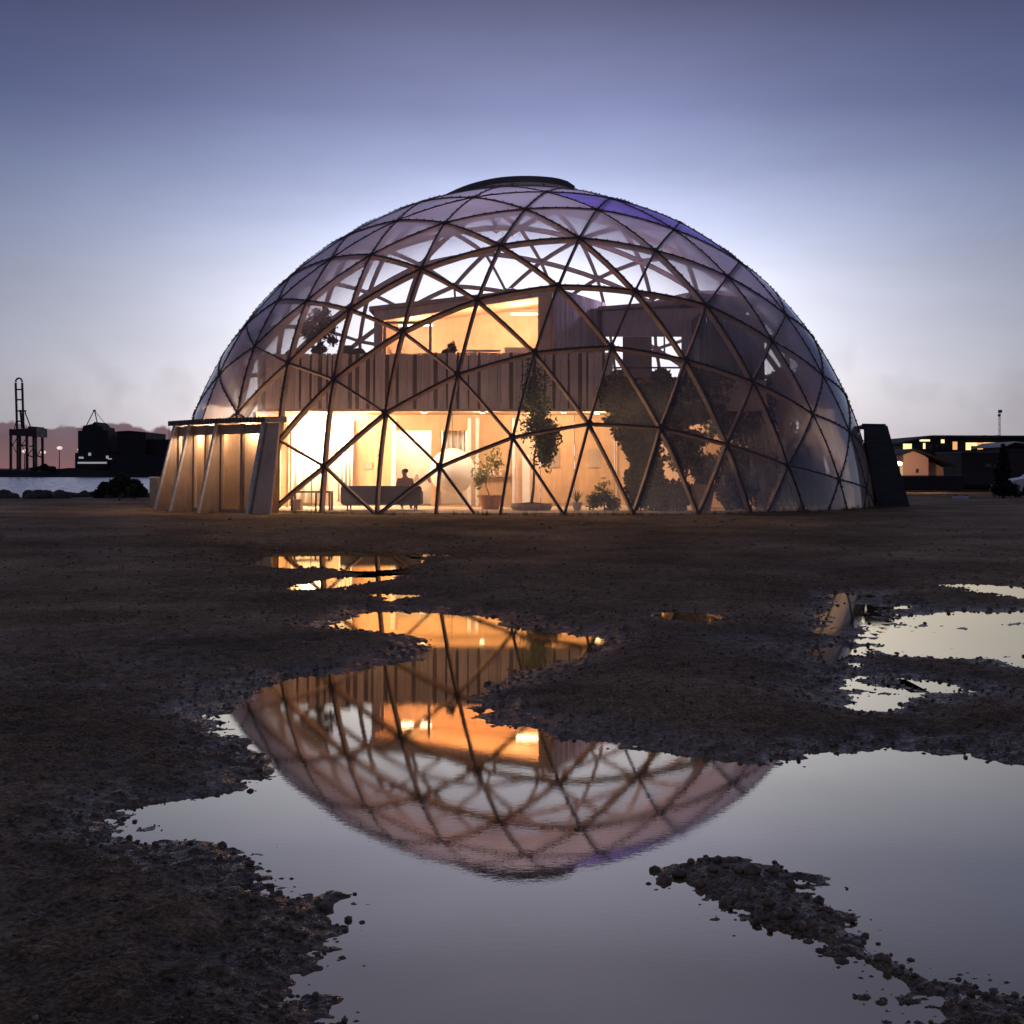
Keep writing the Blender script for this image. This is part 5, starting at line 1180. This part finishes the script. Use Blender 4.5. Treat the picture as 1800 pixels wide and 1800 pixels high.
mb = MB(); mb.bar(rel(30, 722, 6), rel(33, 752, 6), 3 * K); mb.bar(rel(38, 724, 6), rel(49, 753, 6), 1.6 * K); mb.bar(rel(28, 721, 6), rel(40, 722, 6), 3 * K); mb.bar(rel(25, 728, 6), rel(19, 754, 6), 1.2 * K); part(mb, 'a_frame', 'crane_steel', cr)
# silo block
o_ = quay(162); sl = thing('silo_building', 'black silo block with a pointed mast frame on its roof, across the water', 'building', o_)
def blk(parent, name, x0, x1, y0, y1, d0, d1, mat='far_black'):
    mb = MB(); mb.hexa([rel(x0, y1, d0), rel(x1, y1, d0), rel(x1, y1, d1), rel(x0, y1, d1), rel(x0, y0, d0), rel(x1, y0, d0), rel(x1, y0, d1), rel(x0, y0, d1)]); return part(mb, name, mat, parent)
blk(sl, 'tower', 137, 190, 757, 828, 0, 40); blk(sl, 'side_wing', 130, 136.7, 796, 828, 2, 36); blk(sl, 'side_wing', 190.3, 206, 794, 828, 2, 36)
mb = MB(); mb.prism([rel(140, 757), rel(143, 748), rel(158, 745), rel(163, 741), rel(170, 749), rel(177, 750), rel(178, 757)], (0, 4, 0), (0, 30, 0)); part(mb, 'roof', 'far_black', sl)
mb = MB(); mb.bar(rel(144, 749, 8), rel(153.5, 720, 14), 1.2 * K); mb.bar(rel(164, 742, 8), rel(154.5, 720, 14), 1.4 * K); mb.bar(rel(176, 752, 20), rel(155, 722, 15), .7 * K); mb.box(rel(154, 720, 14), (4 * K, 4 * K, 3 * K)); mb.bar(rel(131, 753, 4), rel(143, 754, 4), 1.2 * K); part(mb, 'mast_frame', 'far_black', sl)
for (a_, b_, c_, d_) in ((139, 147, 803, 806), (156, 160, 796, 801), (187, 191, 801, 806)): blk(sl, 'window', a_, b_, c_, d_, -.8, -.1, 'far_window')
blk(sl, 'loading_bay', 137, 188, 812, 815, -.8, -.1, 'far_window')
o_ = quay(240); wh = thing('warehouse', 'black flat roofed warehouse block between the silo and the dome', 'building', o_)
blk(wh, 'tall_hall', 206, 256, 760, 828, 0, 50); blk(wh, 'low_hall', 256.3, 330, 772, 828, 4, 54); blk(wh, 'low_hall', 205, 320, 800, 832, -14, -.3)
mb = MB(); mb.prism([rel(205, 760), rel(207, 758), rel(228, 757), rel(256.5, 759.5), rel(256.5, 760)], (0, -1, 0), (0, 51, 0)); part(mb, 'roof', 'far_black', wh)
mb = MB(); mb.bar(rel(291.5, 772, 8), rel(291.5, 750, 8), .8 * K); part(mb, 'chimney', 'far_black', wh)
blk(wh, 'window', 202, 208, 806, 808, -15, -14.2, 'far_window')
# quay lamps
for px, py, lb in ((3, 791, 'leftmost glowing lamp mast on the far quay, left of the crane'), (37, 793, 'glowing lamp mast on the far quay between the legs of the crane'), (67, 785, 'glowing lamp mast on the far quay just right of the crane'), (105, 788, 'glowing lamp mast on the far quay midway between crane and silo')):
    o_ = quay(px); lm = thing('quay_lamp', lb, 'lamp post', o_, 'lamp masts on the far quay')
    h = fp(px, py).z - 3.0; mb = MB(); mb.tube([(0, 40, 0), (0, 40, h)], [.35, .2], 6); part(mb, 'mast', 'crane_steel', lm)
    mb = MB(); mb.lathe([(0, -1.3), (1.4, -.9), (1.9, .0), (1.0, .8), (0, 1.0)], (0, 40, h), 10); part(mb, 'lamp_head', 'far_lamp', lm, True)
for i, (px, r_) in enumerate(((88, 9), (102, 6), (72, 5))):
    o_ = quay(px); b0 = Vector((o_.x, 848, 2.4)); tree('far_tree', ['broad dark tree clump on the far shore right of the crane', 'smaller dark tree clump on the far shore before the quay lamps', 'lowest dark tree clump at the foot of the crane'][i], 'tree', b0, [(0, 0, r_ * K * .7, r_ * K * 1.5, r_ * K, r_ * K * .8)], 2, 500, 1.6, 'leaf_black', 60 + i, trunk_r=.3)

# ================================================================== outside, right: the yard and the lit building
YR = 92.0; KR = YR / FPX
o_ = Vector((at(1700, 850, YR).x, YR, .62))
def rr(px, py, dy=0): q = at(px, py, YR) - o_; return Vector((q.x, dy, q.z))
lb_ = thing('long_building', 'long dark building with a row of lit windows under a low gabled roof', 'building', o_)
def blk2(parent, name, x0, x1, y0, y1, d0, d1, mat, label=None):
    mb = MB(); mb.hexa([rr(x0, y1, d0), rr(x1, y1, d0), rr(x1, y1, d1), rr(x0, y1, d1), rr(x0, y0, d0), rr(x1, y0, d0), rr(x1, y0, d1), rr(x0, y0, d1)]); o = part(mb, name, mat, parent)
    if label: o['label'] = label
    return o
mb = MB(); mb.prism([rr(1586, 858), rr(1980, 858), rr(1980, 772), rr(1635, 770), rr(1586, 779)], (0, 0, 0), (0, 14, 0)); part(mb, 'wall', 'right_black', lb_)
mb = MB(); mb.prism([rr(1580, 780.5), rr(1634, 768.5), rr(1985, 769.5), rr(1985, 766.5), rr(1633, 765.5), rr(1580, 777.5)], (0, -.7, 0), (0, 14.5, 0)); part(mb, 'roof', 'roof_felt', lb_)
for q in (1656, 1672, 1684, 1748, 1770): blk2(lb_, 'roof_vent', q, q + 4, 763.5, 766.3, 2, 3, 'right_grey')
for (a_, b_, c_, d_, m_) in ((1587, 1602, 780, 791, 'window_lit'), (1616, 1634, 772.5, 776, 'window_lit'), (1622, 1626, 779, 789, 'window_lit'), (1653.5, 1659.5, 772.5, 779, 'window_lit'), (1674, 1682, 776.5, 790.5, 'window_orange'), (1697, 1706, 778, 791, 'window_lit'), (1706.6, 1717, 778, 784, 'window_lit'), (1717.6, 1727, 778, 791, 'window_orange'), (1727.6, 1741, 778, 786, 'window_lit'), (1741.6, 1755, 778, 783, 'window_lit')):
    f = blk2(lb_, 'window_frame', a_ - .6, b_ + .6, c_ - .6, d_ + .6, -.06, -.005, 'right_black'); g = blk2(lb_, 'window', a_, b_, c_, d_, -.09, -.065, m_); g.parent = f
for q in (1632, 1643, 1654): blk2(lb_, 'dark_window', q, q + 7, 783, 790, -.05, -.004, 'car_glass')
# peach gabled house in front
YR = 80.0; o_ = Vector((at(1632, 850, YR).x, YR, .62))
ph = thing('gabled_house', 'small peach rendered house with a steep gable, lit by a street lamp', 'house', o_)
mb = MB(); mb.prism([rr(1588, 850), rr(1632, 850), rr(1632, 806), rr(1623, 800), rr(1606, 793), rr(1588, 799)], (0, 0, 0), (0, 6, 0)); part(mb, 'gable_wall', 'peach_render', ph)
mb = MB(); mb.prism([rr(1632.4, 850), rr(1672, 850), rr(1669, 822), rr(1650, 812), rr(1632.4, 808)], (0, 1.2, 0), (0, 6, 0)); part(mb, 'side_wall', 'peach_render', ph)
mb = MB(); mb.prism([rr(1584, 800), rr(1606, 791.5), rr(1626, 799), rr(1680, 820), rr(1680, 817), rr(1628, 796), rr(1606, 788.5), rr(1584, 797)], (0, -.3, 0), (0, 6.4, 0)); part(mb, 'roof', 'right_black', ph)
w_ = blk2(ph, 'window', 1610, 1614.5, 824, 831, -.05, -.004, 'car_glass'); blk2(ph, 'cornice', 1588, 1631, 809.4, 810.4, -.06, -.004, 'peach_render'); blk2(ph, 'porch', 1578, 1587.6, 812, 850, 0, 2, 'cream_wall')
sl_ = thing('street_lamp', 'bright street lamp beside the peach house', 'lamp post', (at(1581, 850, 79).x, 79, .62)); hz_ = at(1581, 815, 79).z - .62
mb = MB(); mb.tube([(0, 0, 0), (0, 0, hz_)], [.05, .035], 8); part(mb, 'post', 'right_black', sl_); mb = MB(); mb.lathe([(0, -.12), (.14, -.08), (.18, .04), (.06, .12)], (0, 0, hz_), 12); part(mb, 'lamp_head', 'warm_glow', sl_, True)
lamp('POINT', 'street_bulb', sl_, (at(1600, 815, 77).x, 77.2, hz_ + .9), 190, (1, .66, .42), .15)
# low walls, sheds, fence of the yard
YR = 70.0; o_ = Vector((at(1650, 850, YR).x, YR, .62))
lw_ = thing('yard_wall', 'low black wall in front of the peach house', 'wall', o_); blk2(lw_, 'wall', 1586, 1694, 837, 862, 0, .4, 'right_black'); blk2(lw_, 'coping', 1584, 1696, 835.6, 836.8, -.1, .5, 'right_grey')
YR = 84.0; o_ = Vector((at(1740, 850, YR).x, YR, .62))
sh_ = thing('grey_shed', 'dark shed with a pale sloping roof below the lit windows', 'shed', o_); blk2(sh_, 'wall', 1690, 1900, 796, 852, 0, 5, 'right_black')
mb = MB(); mb.prism([rr(1760, 786), rr(1782, 778), rr(1802, 780), rr(1830, 789), rr(1830, 787), rr(1802, 778), rr(1782, 776), rr(1760, 784)], (0, -.3, 0), (0, 5.4, 0)); part(mb, 'roof', 'pale_metal', sh_)
blk2(sh_, 'gable', 1764, 1826, 788, 795.6, .1, 4.9, 'right_black'); blk2(sh_, 'roof_edge', 1688, 1762, 794, 795.6, -.3, 5, 'right_grey')
for i, (a_, b_, c_, d_) in enumerate(((1732, 1742, 815, 821), (1746, 1749, 816, 820))): blk2(sh_, 'window', a_, b_, c_, d_, -.05, -.004, 'right_grey')
ms = thing('lattice_mast', 'thin grey mast with an antenna head above the long building', 'mast', (at(1757, 850, 110).x, 110, .62)); k = 110 / FPX
def mr(px, py): q = at(px, py, 110); return Vector((q.x - ms.location.x, 0, q.z - .62))
mb = MB()
for dx in (-1.1, 1.1): mb.bar(mr(1757 + dx, 852), mr(1757 + dx, 722), .8 * k)
for q in range(24): y_ = 850 - q * 5.3; mb.bar(mr(1755.9, y_), mr(1758.1, y_ - 5.3) if q % 2 else mr(1758.1, y_ - 2), .35 * k)
part(mb, 'lattice', 'right_grey', ms); mb = MB(); mb.box(mr(1758, 723), (5 * k, .3, 5 * k)); mb.box(mr(1756.5, 730), (3 * k, .3, 4 * k)); part(mb, 'antenna', 'right_grey', ms)
# dark narrow conifer
b0 = Vector((at(1764, 868, 62).x, 62, .6)); tree('conifer', 'narrow black conifer standing at the right edge of the yard', 'tree', b0, [px_ell(1764, 840, 13, 22, 62, b0), px_ell(1765, 812, 8, 22, 62, b0), px_ell(1763, 858, 19, 14, 62, b0)], 1.5, 5000, .2, 'leaf_black', 71, trunk_r=.08, sz=.8, k=12)
# parked white car, cut by the right edge of the picture
YC2 = 64.0; o_ = Vector((at(1858, 862, YC2).x, YC2, .60)); car = thing('parked_car', 'white parked car at the right edge of the picture', 'car', o_)
L_, W_ = 3.9, 1.65
side = [(-1.95, .30), (-1.95, .62), (-1.80, .78), (-1.05, .90), (-.55, 1.30), (.75, 1.36), (1.35, .98), (1.88, .92), (1.95, .55), (1.92, .28)]
mb = MB()
n_ = len(side); vs = []
for y_, in_ in ((0, .10), (.16, 0), (W_ - .16, 0), (W_, .10)):
    for q, z in side: vs.append((q * (1 - in_ * .25), y_, z - (in_ * .4 if z > .95 else 0)))
fs = [tuple(range(n_)), tuple(range(3 * n_, 4 * n_))[::-1]]
for r_ in range(3):
    for i in range(n_): fs.append((r_ * n_ + i, r_ * n_ + (i + 1) % n_, (r_ + 1) * n_ + (i + 1) % n_, (r_ + 1) * n_ + i))
mb.add(vs, fs); part(mb, 'body', 'car_white', car)
for poly in ([(-.95, .93), (-.52, 1.24), (.0, 1.27), (.0, .93)], [(.06, .93), (.06, 1.27), (.70, 1.28), (1.15, .95)]):
    mb = MB(); mb.prism([(q, 0, z) for q, z in poly], (0, -.005, 0), (0, .02, 0)); part(mb, 'side_window', 'car_glass', car)
for q in (-1.2, 1.2):
    for y_ in (.1, W_ - .1):
        mb = MB(); mb.tube([(q, y_ - .1, .31), (q, y_ + .1, .31)], .31, 18); wl_ = part(mb, 'wheel', 'tyre_rubber', car); mb = MB(); mb.tube([(q, y_ - .115, .31), (q, y_ + .115, .31)], .18, 14); part(mb, 'rim', 'pale_metal', wl_)
for y_ in (.25, W_ - .25): mb = MB(); mb.box((-1.93, y_, .66), (.06, .28, .12)); part(mb, 'headlight', 'pale_metal', car); mb = MB(); mb.box((1.93, y_, .72), (.06, .25, .13)); part(mb, 'tail_light', 'red_lens', car)
mb = MB(); mb.box((-.1, -.012, .60), (.16, .03, .03)); part(mb, 'door_handle', 'black_metal', car)
# things lying about in the yard
p = at(1748, 843, 66); bo = thing('mooring_buoy', 'round pale buoy lying beside the conifer', 'buoy', (p.x, 66, .6)); k = 66 / FPX
mb = MB(); mb.lathe([(0, 0), (5 * k, 3 * k), (8 * k, 9 * k), (8 * k, 16 * k), (5 * k, 22 * k), (1 * k, 24 * k)], (0, 0, 0), 18); part(mb, 'float', 'pale_metal', bo, True); mb = MB(); mb.tube([(0, 0, 23 * k), (0, 0, 28 * k)], .05, 8); part(mb, 'eye', 'right_grey', bo)
p = at(1688, 858, 60); rb_ = thing('rowing_boat', 'small pale upturned rowing boat on the dark yard', 'boat', (p.x, 60, .6)); k = 60 / FPX
mb = MB(); hl = 14 * k
vs = []; n_ = 10
for i in range(n_ + 1):
    u = -1 + 2 * i / n_; wd = .55 * (1 - abs(u) ** 2.4) + .02
    for a in np.linspace(0, math.pi, 7): vs.append((u * hl, wd * math.cos(a), .03 + (6 * k) * math.sin(a) * (1 - .35 * abs(u) ** 2)))
fs = [(i * 7 + j, i * 7 + j + 1, i * 7 + 8 + j, i * 7 + 7 + j) for i in range(n_) for j in range(6)] + [tuple(range(7)), tuple(n_ * 7 + j for j in range(6, -1, -1))]
mb.add(vs, fs); part(mb, 'hull', 'pale_metal', rb_, True); mb = MB(); mb.box((0, 0, 6 * k + .03), (hl * 1.7, .05, .06)); part(mb, 'keel', 'right_grey', rb_)
